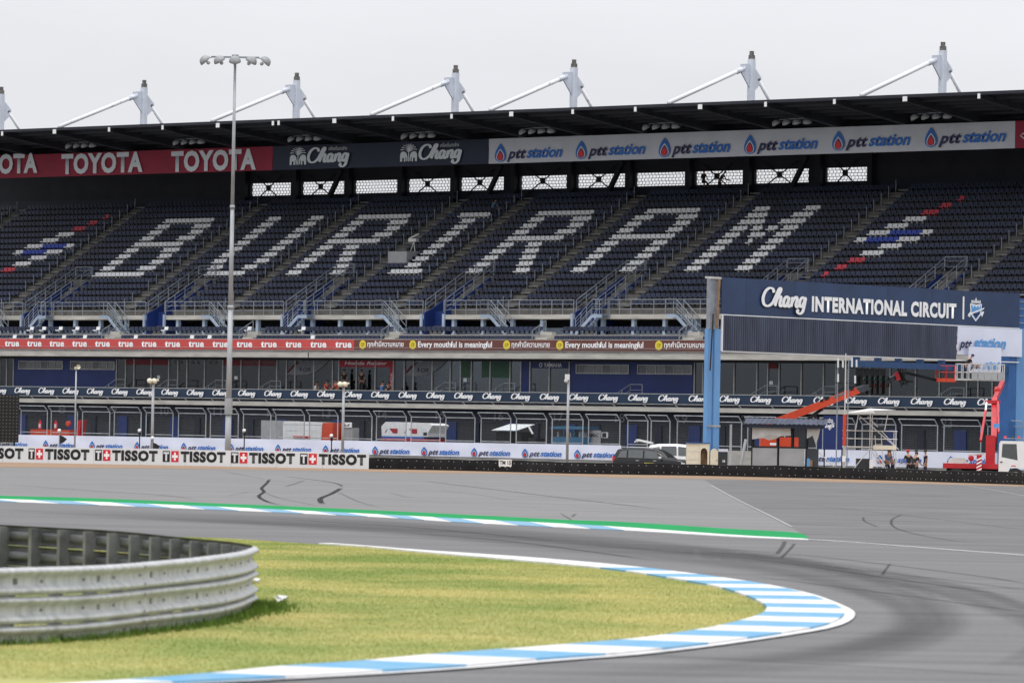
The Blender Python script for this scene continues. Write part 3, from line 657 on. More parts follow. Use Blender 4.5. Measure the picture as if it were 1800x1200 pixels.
# walkway railings
gaps = []
def steel_stair(xtop, dirn):
    """flight from the walkway down to the concourse, running along the stand"""
    t0 = S(xtop, 553, 5.3)[0]; t1 = t0+dirn*1.55
    for q in (4.45, 5.28):
        mb = MB(); mb.beam((t0-dirn*.95,q,10.74),(t0,q,10.74),.06,.22); mb.beam((t0,q,10.74),(t1,q,9.42),.06,.24); part(mb, 'stringer', 'steel_blue')
    for k in range(7):
        f_ = (k+.5)/7; part(MB().box(min(t0+dirn*1.55*f_-.11,t0+dirn*1.55*f_+.11), max(t0+dirn*1.55*f_-.11,t0+dirn*1.55*f_+.11), 4.48, 5.25, 10.74-1.30*f_, 10.77-1.30*f_), 'stair_tread', 'rail_grey')
    part(MB().box(min(t0-dirn*.95,t0), max(t0-dirn*.95,t0), 4.42, 5.34, 10.83, 10.88), 'stair_landing', 'steel_blue')
    rail((t0-dirn*.95,4.45,10.88),(t0,4.45,10.88),1.06,1); rail((t0,4.45,10.85),(t1,4.45,9.5),1.06,3,mids=(.25,.5,.75)); rail((t0,5.28,10.85),(t1,5.28,9.5),1.06,2,mids=(.5,))
    rail((t0-dirn*.95,4.45,10.88),(t0-dirn*.95,5.3,10.88),1.06,1)
    gaps.append((min(t0-dirn*.95,t1), max(t0-dirn*.95,t1)))
for x, d in ((-8,1),(80,-1),(203,1),(383,1),(537,-1),(688,1),(875,1),(1054,-1),(1202,1)): steel_stair(x, d)
seg = []
for k in range(0, len(cuts)-1, 2):
    a, b = max(cuts[k], -62)+.15, min(cuts[k+1], 30)-.15
    if b-a < 1: continue
    n = max(1, round((b-a)/4.8))
    for j in range(n): rail((a+(b-a)*j/n, 5.42, 10.89), (a+(b-a)*(j+1)/n, 5.42, 10.89), 1.06)
for t in FST:
    for k, (q0,q1,z) in enumerate(((.35,.78,8.621),(.78,1.25,8.86),(1.3,1.75,9.301))): part(MB().box(t-.55,t+.55,q0,q1,z,z+.22), 'aisle_step', 'slab')
    rail((t-.62,.5,8.63),(t-.62,2.0,9.4),.95,2,mids=(.5,)); 
# camera platform boards in the seats
gb_ = S(711,447,rowq(8)-.45); part(MB().box(gb_[0]-.95, gb_[0]+.95, rowq(7)-.4, rowq(7)-.35, rowz(7)+.02, rowz(7)+1.0), 'platform_screen', 'panel_grey')
part(MB().box(gb_[0]+.96, gb_[0]+1.0, rowq(7)-.4, rowq(8)+.5, rowz(7)+.02, rowz(7)+1.0), 'platform_screen', 'panel_grey')
cc = MB(); cx, cy, cz = gb_[0]+.55, rowq(8), rowz(8)
for dx, dy in ((-.35,-.25),(.35,-.2),(0,.3)): cc.tube((cx+dx,cy+dy,cz),(cx,cy,cz+1.25),.03,6)
cc.box(cx-.45,cx+.35,cy-.15,cy+.15,cz+1.25,cz+1.5); cc.beam((cx-.5,cy,cz+1.5),(cx+.5,cy,cz+1.85),.10,.08)
camr = cc; 
# --- back of the stand: wall, window band, posts
QB = 24.2
part(MB().box(T0,T1,QB,QB+.3,18.5,21.3), 'rear_wall', 'navy_wall'); part(MB().box(T0,T1,QB,QB+.3,22.33,24.4), 'rear_beam', 'roof_dark')
WO = [-50.3,-44.5,-38.6,-32.75,-27.1,-20.75,-14.9,-8.95,-3.05,2.75,9.5]; WC = [-45.7,-39.7,-33.85,-27.95,-22.45,-15.6,-10.0,-3.9,1.6,7.9,13.5]
for a, b in zip([T0]+WC, WO+[T1]):
    part(MB().box(a, b, QB+.01, QB+.28, 21.199, 22.401), 'rear_panel', 'roof_dark')
for k, (a, b) in enumerate(zip(WO, WC)):
    mb = MB(); n = 5
    for j in range(1, n): mb.beam((a,QB+.15,21.2+1.2*j/n),(b,QB+.15,21.2+1.2*j/n),.035,.035)
    for j in range(n):
        x = a+.15+(.12 if j % 2 else 0)
        while x < b: mb.beam((x,QB+.15,21.2+1.2*j/n),(x,QB+.15,21.2+1.2*(j+1)/n),.03,.03); x += .34
    part(mb, 'screen_grid', 'dark')
    if k not in (2, 7):
        c = (a+b)/2; mb = MB(); mb.beam((a+.9,QB-.2,20.9),(b-.9,QB-.2,22.9),.075,.075); mb.beam((a+.9,QB-.2,22.9),(b-.9,QB-.2,20.9),.075,.075); mb.cbox((c,QB-.2,21.9),(.42,.14,.42)); part(mb, 'cross_brace', 'dark')
    if k in (1, 4, 6, 9): part(MB().beam((b-1.3,QB-.7,20.4),(b+.4,QB-.7,23.2),.32,.32), 'raking_strut', 'roof_dark')
for t in [a-.35 for a in WO]+[b+.45 for b in WC[-1:]]: part(MB().box(t-.22,t+.22,QB-.5,QB-.02,18.5,24.3), 'rear_post', 'roof_dark')
# --- roof
ZR = 25.80
part(MB().prism([(4.0,ZR-.12),(4.0,ZR),(27.5,ZR-1.6),(27.5,ZR-1.75)], T0, T1, 'x'), 'roof_sheet', 'roof_dark')
part(MB().box(T0,T1,3.93,4.0,ZR-.20,ZR+.02), 'roof_fascia', 'roof_dark')
for q in (5.6,7.2,8.8,10.4,12.6,15,18,21):
    z = ZR-.12-(q-4)*.064; part(MB().box(T0,T1,q-.06,q+.06,z-.20,z-.01), 'purlin', 'roof_steel')
caps = [(5,'n'),(97,'s'),(193,'n'),(287,'n'),(384,'s'),(481,'n'),(491,'n'),(589,'s'),(692,'n'),(795,'n'),(900,'s'),(1008,'n'),(1118,'n'),(1232,'s'),(1347,'n'),(1468,'n'),(1592,'s'),(1722,'n')]
cts = [(S(x,205-(x-900)*.04,4)[0],k) for x,k in caps]; cts = [(cts[0][0]-5.93*j,'n') for j in (3,2,1)]+cts+[(cts[-1][0]+5.93,'n')]
for t, k in cts:
    b_ = part(MB().prism([(4.05,ZR-.14),(4.05,ZR-.46),(12.3,ZR-1.40),(24.0,ZR-2.15),(24.0,ZR-1.45)], t-.07, t+.07, 'x'), 'roof_beam', 'roof_steel')
    part(MB().prism([(4.1,ZR-.46),(4.1,ZR-.49),(12.3,ZR-1.43),(24,ZR-2.18),(24,ZR-2.15)], t-.16, t+.16, 'x'), 'beam_flange', 'roof_steel')
    wd = .19 if k == 's' else .11
    c_ = MB().box(t-wd,t+wd,3.90,3.926,ZR-.46,ZR-.12).build('end_cap','white_paint', b_)
# masts and tie rods
for x in (-8,253,521,800,1008,1320,1656):
    t = S(x, 170, 14)[0]; 
    if x == -8: t = -69.6
    m_ = MB()
    m_.prism([(t-.22,13.82),(t-.14,13.76),(t+.16,13.76),(t+.24,13.84),(t+.24,14.18),(t+.16,14.26),(t-.14,14.26),(t-.22,14.18)], ZR-.7, 29.68, 'z'); m_ = part(m_, 'roof_mast', 'mast_white')
    MB().box(t-.17,t+.18,13.84,14.18,29.68,29.98).build('mast_head','cap_metal',m_); MB().box(t-.12,t+.12,13.89,14.13,29.98,30.28).build('mast_head','cap_metal',m_)
    for y0, poly in ((t-.05, [(13.78,29.35),(13.78,27.6),(12.75,28.7),(12.75,29.25)]),(t-.05,[(14.24,29.2),(14.24,27.3),(15.0,27.9),(15.15,28.4)])):
        MB().prism(poly, y0, y0+.1, 'x').build('gusset_plate','mast_white',m_)
    MB().tube((t,13.1,28.95),(t,4.6,ZR+.12),.155,10).build('tie_rod','rod_white',m_,True); MB().tube((t,12.3,28.66),(t,13.15,28.97),.19,10).build('rod_sleeve','mast_white',m_,True)
    MB().tube((t,14.85,28.2),(t,18.2,24.75),.14,10).build('tie_rod','rod_white',m_,True)
    for yy, zz in ((12.95,28.95),(14.85,28.25)): MB().tube((t-.13,yy,zz),(t+.13,yy,zz),.11,8).build('pin','cap_metal',m_)
# --- facade: slabs, balconies, garages
part(MB().box(T0,T1,.0,9.0,7.56,7.92), 'floor_slab', 'slab'); part(MB().box(T0,T1,.0,9.0,3.90,4.22), 'floor_slab', 'slab')
part(MB().box(T0,T1,.06,.2,7.921,8.86), 'parapet', 'concrete'); part(MB().box(T0,T1,.10,.2,4.221,5.05), 'parapet', 'navy_wall')
part(MB().box(T0,T1,-.02,.10,8.905,8.95), 'parapet_rail', 'mullion'); part(MB().box(T0,T1,-.04,.06,5.125,5.17), 'parapet_rail', 'mullion'); part(MB().box(T0,T1,-.05,.02,4.40,4.45), 'parapet_rail', 'mullion')
part(MB().box(T0,T1,-.04,.02,8.10,8.125), 'parapet_rail', 'mullion')
t = -56.0
while t < 46:
    part(MB().beam((t,.0,4.41),(t+.25,.02,4.23),.04,.05), 'bracket', 'mullion'); part(MB().beam((t+.7,.0,8.10),(t+.95,.02,7.93),.04,.05), 'bracket', 'mullion'); t += 2.85
part(MB().box(S(542,620,0)[0]-.05,S(542,620,0)[0]+.05,-.004,.05,7.555,7.925), 'expansion_joint', 'dark')
QG = 2.3
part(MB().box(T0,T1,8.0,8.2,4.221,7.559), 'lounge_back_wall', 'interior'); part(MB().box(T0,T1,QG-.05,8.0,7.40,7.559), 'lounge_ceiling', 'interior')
tt = lambda x, q=QG: S(x, 655, q)[0]
def wall_bay(xa, xb, wins):
    part(MB().box(tt(xa),tt(xb),QG,QG+.2,4.221,7.399), 'blue_wall', 'blue_wall')
    for a, b in wins:
        ta, tb = tt(a), tt(b); z1, z0 = 7.22, 6.55
        fr = MB()
        for (u0,u1,w0,w1) in ((ta,tb,z1-.06,z1),(ta,tb,z0,z0+.06),(ta,ta+.07,z0+.06,z1-.06),(tb-.07,tb,z0+.06,z1-.06)): fr.box(u0,u1,QG-.07,QG-.002,w0,w1)
        wn = part(fr, 'strip_window', 'mullion')
        for k in range(6):
            u0 = ta+.07+(tb-ta-.14)*k/6; u1 = ta+.07+(tb-ta-.14)*(k+1)/6
            MB().box(u0+.03,u1-.03,QG-.02,QG-.004,z0+.061,z1-.061).build('pane','glass_car' if k % 3 else 'ink_dim', wn)
            if k: MB().box(u0-.025,u0+.025,QG-.05,QG-.003,z0+.061,z1-.061).build('mullion','mullion', wn)
wall_bay(24,203,((33,111),(124,202))); wall_bay(1003,1218,((1013,1106),(1121,1217)))
part(MB().box(tt(916),tt(932),QG,QG+.2,4.221,7.399), 'blue_wall', 'blue_wall')
ML = [-60,-30,0,12,24,205,221,236,266,297,313,329,360,392,424,456,487,504,519,552,585,596,627,660,692,711,727,760,792,810,829,862,897,916]+[932,966,1001]+[1221,1236,1262,1291,1331,1350,1370,1409,1448,1470,1490,1530,1565,1610,1652,1700,1720,1745,1790,1830,1880]
SOL = [(24,205),(916,932),(1001,1221)]
for a, b in zip(ML[:-1], ML[1:]):
    if any(a >= s0-.5 and b <= s1+.5 for s0, s1 in SOL): continue
    p_ = part(MB().box(tt(a)+.03,tt(b)-.03,QG+.02,QG+.04,4.23,7.39), 'glass_pane', 'glass')
for x in ML: part(MB().box(tt(x)-.045,tt(x)+.045,QG-.05,QG+.06,4.221,7.395), 'mullion', 'mullion')
# rooms behind the glass
for k in range(-14, 9):
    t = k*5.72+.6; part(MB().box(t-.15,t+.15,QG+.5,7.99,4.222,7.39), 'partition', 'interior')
for xs, m in (((1595,1612,1630),'white_plastic'),((1672,1690),'white_plastic'),((1748,1765),'white_plastic'),((340,350,395),'panel_grey'),((850,872),'rail_grey'),((450,462),'panel_grey')):
    for x in xs:
        t = tt(x, 3.4); mb = MB(); mb.prism([(t-.24,4.75),(t+.24,4.75),(t+.24,5.45),(t+.12,5.66),(t-.12,5.66),(t-.24,5.45)],3.6,3.65); mb.box(t-.24,t+.24,3.15,3.6,4.68,4.75)
        for dx in (-.2,.2):
            for dy in (3.18,3.57): mb.box(t+dx-.02,t+dx+.02,dy-.02,dy+.02,4.222,4.68)
        part(mb, 'lounge_chair', m)
for x in (279,415,818,1356): part(MB().box(tt(x)-.16,tt(x)+.16,QG-.012,QG-.002+.02,5.9,6.15), 'door_notice', 'ink_grey')
# printed strips and signs in the lounge windows
def sticker(xa, xb, za, zb, m, name='window_sign'): return part(MB().box(tt(xa)+.05,tt(xb)-.05,QG-.03,QG-.012,za,zb), name, m)
def wtext(body, xa, xb, za, zb, m, bold=.01, shear=0): text(body, m, gs_, tt(xa,QG), tt(xb,QG), za, zb, QG-.04, bold, shear)
mat('sign_red', (.16,.012,.02), .6); mat('sign_honda', (.36,.012,.03), .6); mat('sign_green', (.025,.08,.05), .6); mat('sign_yam', (.014,.03,.12), .6)
sticker(221,297,6.95,7.38,'sign_red'); sticker(392,487,6.95,7.38,'sign_red'); wtext('TOYOTA',427,454,7.04,7.30,'ink_dim'); wtext('TOYOTA',459,486,7.04,7.30,'ink_dim')
for a, b in ((305,320),(334,349),(366,381)): wtext('SCB',a,b,7.05,7.32,'ink_dim')
sticker(596,692,6.92,7.38,'sign_honda'); wtext('Honda Racing',606,680,7.0,7.33,'ink_grey',.02,.2); sticker(684,692,4.6,6.9,'sign_honda')
text('HONDA','ink_grey',gs_,0,1,0,1,QG-.05).matrix_local = Matrix.Translation((tt(691),QG-.05,4.9)) @ Matrix.Rotation(-math.pi/2,4,'Y') @ Matrix.Diagonal((1.6,1,.22,1))
for xa, xb in ((504,585),(711,792)):
    a, b = tt(xa)+.1, tt(xb)-.4
    part(MB().prism([(a,6.35),(a+.5,6.75),(a+1.2,7.2),(a+1.8,7.39),(b,7.39),(b-.5,7.0),(b-1.3,6.55),(b-2.2,6.32),(a+1,6.28)],QG-.03,QG-.012), 'window_sign', 'ink_dim'); wtext('OR',xa+29,xa+43,6.55,6.85,'ink_black',.02,.2)
    part(MB().prism([(a-.03,6.4),(a+.5,6.85),(a+1.1,7.25),(a+1.1,7.33),(a+.45,6.95),(a-.03,6.52)],QG-.034,QG-.031), 'window_sign', 'sign_red')
    flat(drop_poly(tt(xa+25),6.76,.22,.36),'ink_navy',gs_,QG-.04)
sticker(810,829,6.2,7.38,'sign_green'); sticker(829+17,862,6.2,7.38,'sign_green'); sticker(862,897,6.2,7.38,'sign_green')
sticker(933,1000,6.92,7.38,'sign_yam'); wtext('YAMAHA',956,988,7.0,7.3,'ink_grey',.02)
part(MB().lathe((tt(951),QG-.05,7.15),[(.10,0),(.16,0)],16,(0,-1,0)), 'window_sign', 'ink_grey')
sticker(1350,1368,7.0,7.38,'sign_red')
# small steps with handrails on the balcony
for x in (180,270,355,450,560,755,858,1080,1315,1420,1640):
    t = tt(x,1.2); rail((t,1.2,4.23),(t+1.5,1.2,5.0),.8,2,mids=(.5,)); rail((t+1.5,1.2,5.0),(t+2.6,1.2,5.0),.8,1,mids=(.5,))
# balcony seats
for k in range(int(-56/SP), int(44/SP)):
    t = k*SP; x = ST.px((t,.75,4.7))[0]
    if (40 < x < 150 or 230 < x < 545 or 700 < x < 1010 or 1010 < x < 1220 or 1270 < x < 1500 or 1560 < x < 1760) and k % 9:
        inst(SEAT['white_plastic' if (300 < x < 345 or 395 < x < 465 or 1325 < x < 1420) and k % 2 else 'navy_plastic'], 'balcony_seat', gs_, (t,.75,4.70))
# garages
part(MB().box(T0,T1,1.0,1.2,2.95,3.899), 'garage_fascia', 'navy_wall'); part(MB().box(T0,T1,1.3,1.5,0,2.949), 'garage_wall', 'dark')
PT = 5.72
for k in range(-9, 9):
    t = -.9+PT*k
    part(MB().box(t-.5,t+.5,.95,1.29,.0,2.949), 'garage_pillar', 'blue_panel')
    part(MB().box(t+2.2,t+2.75,.95,1.29,.0,2.949), 'garage_pillar', 'navy_wall')
    for a, b in ((t+.5,t+2.2),(t+2.75,t+PT-.5)):
        mb = MB(); z = 0
        while z < 2.94: mb.add([(a,1.10,z),(b,1.10,z),(b,1.06,z+.06),(a,1.06,z+.06),(b,1.10,min(z+.12,2.949)),(a,1.10,min(z+.12,2.949))],[(0,1,2,3),(3,2,4,5)]); z += .12
        part(mb, 'roller_shutter', 'shutter')
t16 = S(877,731,1.0)[0]
for n in range(8, 25): text(str(n), 'ink_dim', gs_, t16+(n-16)*PT-.45, t16+(n-16)*PT+.45, 3.1, 3.75, .985, .01)
pit_lane = sheet_obj('pit_lane', [ST.world((-90,-9.5,0)), ST.world((70,-9.5,0))], [ST.world((-90,1.3,0)), ST.world((70,1.3,0))], .005, 'asphalt_new', kind='structure')
# ================================================================ BANNERS ON THE STAND
def banner(name, label, fr, y, xa, xb, za, zb, m, amp=.05, cat='banner', taper=None, nx=None, th=0.02, group=None):
    """cloth sheet from local x xa..xb, height za..zb, with gentle folds"""
    org = (xa, y, za); th_ = thing(name, label, cat, fr, org, group=group); mb = MB(); nx = nx or max(4, int((xb-xa)*1.6)); nz_ = 5; P = []
    for i in range(nx+1):
        for j in range(nz_+1):
            u = i/nx; w_ = j/nz_; x = (xb-xa)*u
            dy = amp*(math.sin(x*1.7+w_*1.3)+.6*math.sin(x*3.9+w_*2.2+1)+.4*math.sin(x*.6+5*w_))
            sag = -.03*amp*20*abs(math.sin(x*.53))*(1-w_)*.5
            P.append((x, dy, (zb-za)*w_+sag+(taper(x+xa)*w_ if taper else 0)))
    mb.add(P, [(i*(nz_+1)+j,(i+1)*(nz_+1)+j,(i+1)*(nz_+1)+j+1,i*(nz_+1)+j+1) for i in range(nx) for j in range(nz_)])
    o = mb.build('cloth', m, th_, smooth=True, fix=False); return th_, org
def span(th_, org, fr, y, xa, xb, vt, vb):
    xm = (xa+xb)/2
    return fr.hit(xa,(vt+vb)/2,y)[0]-org[0], fr.hit(xb,(vt+vb)/2,y)[0]-org[0], fr.hit(xm,vb,y)[1]-org[2], fr.hit(xm,vt,y)[1]-org[2]
QN = 12.0; BZ0, BZ1 = 22.50, 24.38
tl = lambda x, v: ST.hit(x, v, QN)[0]
b1, o1 = banner('roof_banner', 'red banner with large grey capital lettering hung under the grandstand roof', ST, QN, -74, tl(479,280), BZ0, BZ1, 'ban_red', .025)
for xa, xb, vt, vb in ((-66,67,271,306.5),(109,252,268.5,305),(302,451,263.5,301)):
    a, b, z0, z1 = span(b1, o1, ST, QN, xa, xb, vt, vb); text('TOYOTA', 'ink_grey', b1, a, b, z0, z1, -.075, .045)
b2, o2 = banner('roof_banner', 'dark navy banner with two elephant emblems hung under the grandstand roof', ST, QN, tl(479,280)+.02, tl(859,268)-.02, BZ0, BZ1, 'ban_navy', .025)
def elephants(par, a, b, z0, z1, y, m='ink_grey'):
    w_, h_ = b-a, z1-z0; P = lambda u, v_: (a+w_*u, z0+h_*v_)
    for s in (0, 1):
        f_ = lambda u, v_: P(u if not s else 1-u, v_)
        flat([f_(*p) for p in ((.02,.0),(.02,.38),(.08,.52),(.22,.56),(.34,.50),(.40,.40),(.44,.22),(.43,.02),(.37,.02),(.37,.22),(.33,.26),(.32,.0),(.24,.0),(.24,.20),(.15,.20),(.13,.0))], m, par, y)
    for k in range(9):
        t = math.pi*(.08+.84*k/8); c = Vector((.5, .5)); e = (.5+.47*math.cos(t), .56+.44*math.sin(t)); mid = (.5+.25*math.cos(t), .60+.34*math.sin(t))
        mb = MB(); A = [P(.485,.5), P(mid[0]-.022,mid[1]), P(*e)]; B = [P(.515,.5), P(mid[0]+.022,mid[1]-.03), P(e[0],e[1]-.05)]
        mb.sheet([(p[0],y,p[1]) for p in A], [(p[0],y,p[1]) for p in B]); mb.build('emblem', m, par, fix=False)
    flat([P(.47,.0),P(.53,.0),P(.52,.55),P(.48,.55)], m, par, y)
for ea, eb, ca, cb, vt, vb, tt0, tt1 in ((510,540,541,616,258,295,579,611),(704,735,737,814,252,289,775,808)):
    a, b, z0, z1 = span(b2, o2, ST, QN, ea, eb, vt, vb-5); elephants(b2, a, b, z0, z1, -.075)
    a, b, z0, z1 = span(b2, o2, ST, QN, ca, cb, vt, vb); chang('ink_grey', b2, a, b, z0, z1, -.075)
    a, b, z0, z1 = span(b2, o2, ST, QN, tt0, tt1, vt-1, vt+6); text('เครื่องดื่มตราช้าง', 'ink_grey', b2, a, b, z0, z1, -.075)
b3, o3 = banner('roof_banner', 'long white banner with six blue flame logos hung under the grandstand roof', ST, QN, tl(859,268), tl(1784,235), BZ0, BZ1, 'ban_white', .025)
for xa, xb, xc, vt, vb in ((870,890,988,252.5,284.5),(1012,1032,1134,247.5,279.5),(1158,1179,1283,242,276.5),(1308,1329,1437,237,270.5),(1463,1485,1600,230.5,264.5),(1626,1648,1768,224,258.5)):
    ptt(b3, ST, o3, QN-.075, xa, xb, xc, vt, vb)
b4, o4 = banner('roof_banner', 'dark red banner end at the right edge under the grandstand roof', ST, QN, tl(1784,235)+.02, 46, BZ0, BZ1, 'ban_red', .025)
a, b, z0, z1 = span(b4, o4, ST, QN, 1794, 1812, 234, 245); b4p = MB()
flat([(a,z0+.25),(a+.25,z1),(a+.55,z1),(a+.35,z0)], 'ink_grey', b4, -.075); flat([(a+.07,z0+.27),(a+.27,z1-.07),(a+.45,z1-.07),(a+.32,z0+.09)], 'ban_red', b4, -.0755)
# balcony strips
def strip(name, label, xa, xb, z0, z1, m, q=-.03):
    a = ST.hit(xa,640,q)[0]; b = ST.hit(xb,640,q)[0]; th_ = thing(name, label, 'banner', ST, (a,q,z0)); MB().box(0,b-a,-.012,.006,0,z1-z0).build('panel', m, th_); return th_, (a,q,z0), b-a
s1, os1, w1_ = strip('balcony_banner', 'red strip banner with repeated white lettering along the upper balcony', -70, 622, 8.13, 8.90, 'ban_true')
p0 = ST.hit(9,606,-.03)[0]; pe = ST.hit(590,607,-.03)[0]; per = (pe-p0)/14; wd = ST.hit(34,606,-.03)[0]-p0
for k in range(-2, 15): text('true', 'ink_white', s1, p0+per*k-os1[0], p0+per*k+wd-os1[0], .15, .64, -.03, .035)
s2, os2, w2_ = strip('balcony_banner', 'brown strip banner with yellow discs and white slogans along the upper balcony', 622.3, 1900, 8.13, 8.90, 'ban_cp')
hx = lambda x, v=607: ST.hit(x, v, -.03)[0]-os2[0]
pcp = [(638,'t'),(726,'e'),(891,'t'),(984.5,'e'),(1158.5,'t')]
for x, k in pcp+[(1262,'e'),(1450,'t'),(1560,'e')]:
    c = hx(x); mb = MB(); mb.lathe((c,-.03,.40),[(0,0),(.34,0)],24,(0,-1,0)); mb.build('emblem','ink_yellow',s2,fix=False); text('CP','ink_olive',s2,c-.17,c+.17,.28,.54,-.04,.03)
    if k == 't': text('ทุกคำมีความหมาย','ink_white',s2,c+.48,c+4.1,.12,.68,-.03,.02)
    else: text('Every mouthful is meaningful','ink_white',s2,c+.52,c+7.75,.10,.66,-.03,.025)
s3, os3, w3_ = strip('balcony_banner', 'navy strip banner with repeated white script lettering along the lower balcony', -80, 1880, 4.47, 5.115, 'ban_chang')
p0 = ST.hit(26,688,-.03)[0]; pe = ST.hit(1211,701,-.03)[0]; per = (pe-p0)/25; wd = ST.hit(54.5,688,-.03)[0]-p0
for k in range(-3, 39): chang('ink_white', s3, p0+per*k-os3[0], p0+per*k+wd-os3[0], .035, .61, -.03)
part(MB().tube((-60,-.085,8.30),(48,-.085,8.30),.013,5), 'cable', 'mullion')
# ================================================================ PIT WALL, FENCE
QW = -9.7
pw = thing('pit_wall', 'low grey concrete wall between the straight and the pit lane', 'wall', ST, (-45,QW,0))
t = -60.
while t < 66:
    MB((-45,QW,0)).box(t+.012,t+2.99,QW,QW+.28,0,1.33).build('wall_block','concrete',pw); t += 3
hp = lambda x, v=790: ST.hit(x, v, QW-.08)
def pit_banner(label, xa, xb, logos):
    a, b = hp(xa)[0], hp(xb)[0]; th_, og = banner('wall_banner', label, ST, QW-.08, a, b, .50, 1.42, 'ban_pit', .02, taper=lambda t: max(-.1, min(.12, (t+30)/45*.10)))
    for x in logos:
        k = 1+(x-740)/4300; ptt(th_, ST, og, QW-.14, x, x+11*k, x+67*k, 784.7+(x-740)*.0175, 800.6+(x-740)*.0175)
    return th_
pit_banner('long white banner with flame logos covering the pit wall', 26, 1092, (-8,75.5,157,236,318,401,483.5,567,654,740,828,917,1009))
pit_banner('white banner on the pit wall behind the scaffold and the crane truck', 1330, 1860, (1415,1540,1665))
fn = thing('debris_fence', 'grey steel mesh fence panels with bent tops standing on the pit wall', 'fence', ST, (-45,QW,0))
def fence_panel(ta, tb):
    O = (-45,QW,0); q = QW+.15; z0, z1, z2 = 1.33, 3.22, 3.60; fr = MB(O)
    for t in (ta, tb): fr.tube((t,q,z0),(t,q,z1),.04,6); fr.tube((t,q,z1),(t,q-.36,z2),.035,6)
    fr.tube((ta,q,z1),(tb,q,z1),.03,6); fr.tube((ta,q-.36,z2),(tb,q-.36,z2),.032,6); fr.tube((ta,q,z0+.28),(tb,q,z0+.28),.03,6)
    f_ = fr.build('fence_panel','galv',fn); w_ = MB(O); x = ta+.1
    while x < tb: w_.beam((x,q,z0),(x,q,z1),.006,.006); w_.beam((x,q,z1),(x,q-.36,z2),.005,.005); x += .125
    z = z0+.1
    while z < z1: w_.beam((ta,q,z),(tb,q,z),.006,.006); z += .125
    w_.build('wire_mesh','wire',f_)
for xa, xb in ((-28,24),(33,79),(86,132),(141,189),(197,244),(253,300),(310,358),(366,415),(424,472),(481,531),(540,590),(600,650),(658,710),(719,770),(780,831),(842,894),(904,957),(967,1021),(1031,1086),(1100,1135),(1141,1174),(1187,1238),(1248,1300),(1311,1365),(1376,1432),(1443,1500),(1512,1571),(1581.5,1644.5),(1656,1721),(1733,1797)):
    fence_panel(hp(xa,745)[0], hp(xb,745)[0])
# ================================================================ OUTER BARRIER
A0, A1 = G(-75,810.6), G(648,824.3)
TW = Frame(A0.x, A0.y, math.atan2(A1.y-A0.y, A1.x-A0.x)); Lw = (A1-A0).length
tw = thing('advertising_wall', 'white barrier wall with black watch brand lettering and red cross squares', 'wall', TW, (0,0,0))
hw = TW.hit(300,789.2,0)[1]
n = 9
for k in range(n): MB().box(Lw*k/n+.006,Lw*(k+1)/n-.006,0,.35,0,hw+.012*math.sin(k*2.1)).build('wall_panel','wall_white',tw)
def tissot(xs):
    a, b, c, d, e, f_ = [TW.hit(x,800,-.01)[0] for x in xs]; xm = (xs[0]+xs[5])/2; z0 = TW.hit(xm, 808+(xm-118)*.0187, 0)[1]; z1 = TW.hit(xm, 788.8+(xm-118)*.0187, 0)[1]; h = z1-z0
    MB().box(a,b,-.012,-.003,z0,z1).build('emblem','ink_black',tw); m_ = (a+b)/2; w_ = b-a
    MB().box(a+.1*w_,b-.1*w_,-.02,-.0125,z1-.27*h,z1-.1*h).build('emblem','wall_white',tw); MB().box(m_-.12*w_,m_+.12*w_,-.02,-.0125,z0+.09*h,z1-.271*h).build('emblem','wall_white',tw)
    MB().box(c,d,-.012,-.003,z0,z1).build('emblem','ink_red',tw); m_ = (c+d)/2; w_ = d-c; zc = (z0+z1)/2
    MB().box(m_-.12*w_,m_+.12*w_,-.02,-.0125,zc-.36*h,zc+.36*h).build('emblem','ink_white',tw); MB().box(m_-.38*w_,m_+.38*w_,-.021,-.0205,zc-.12*h,zc+.12*h).build('emblem','ink_white',tw)
    text('TISSOT','ink_black',tw,e,f_,z0,z1,-.012,.06)
for xs in ((-67,-55,-53,-41,-37,41),(50,61,63,75.5,79,157),(167,179,181,194,197,277),(286,298.5,301,314,317.5,396.5),(406,419,421.3,435,438,518.5),(527.5,540.5,542.5,557,560.5,643.5)): tissot(xs)
bp_ = [(649,824.3),(720,825.3),(800,827),(900,829.5),(1000,832.2),(1120,834.3),(1240,836.2),(1380,839.4),(1520,843),(1660,847.5),(1800,852),(1920,857)]
bc = resample(crom(GX(bp_), 10), .5)
bb = bpy.data.objects.new('rubber_barrier', None); C.objects.link(bb); bb.location = bc[0]; tag(bb, 'long low black rubber-faced barrier behind the run-off', 'barrier')
step = 8
for k in range(0, len(bc)-1, step):
    seg_ = bc[k:k+step+1]; mb = MB(bb.location); P = []
    for i, p in enumerate(seg_):
        h = .665+.02*math.sin((k+i)*.37)+.012*math.sin((k+i)*1.3); d = (seg_[min(i+1,len(seg_)-1)]-seg_[max(i-1,0)]).normalized(); n_ = Vector((-d.y,d.x,0)); o_ = .02*math.sin((k+i)*.9)
        P += [p+n_*(o_), p+n_*(o_-.01)+Vector((0,0,h*.5)), p+n_*(o_+.01)+Vector((0,0,h)), p+n_*(.2)+Vector((0,0,h+.01)), p+n_*.2]
    m = len(seg_); mb.add(P, [(i*5+j,(i+1)*5+j,(i+1)*5+j+1,i*5+j+1) for i in range(m-1) for j in range(4)]+[(0,1,2,3,4),tuple((m-1)*5+j for j in (4,3,2,1,0))])
    mb.build('rubber_sheet','rubber',bb)
bm_ = MB().lathe((0,0,0),[(0,.016),(.02,.012),(.026,0)],7,(0,-1,0)).mesh('bolt','bolt')
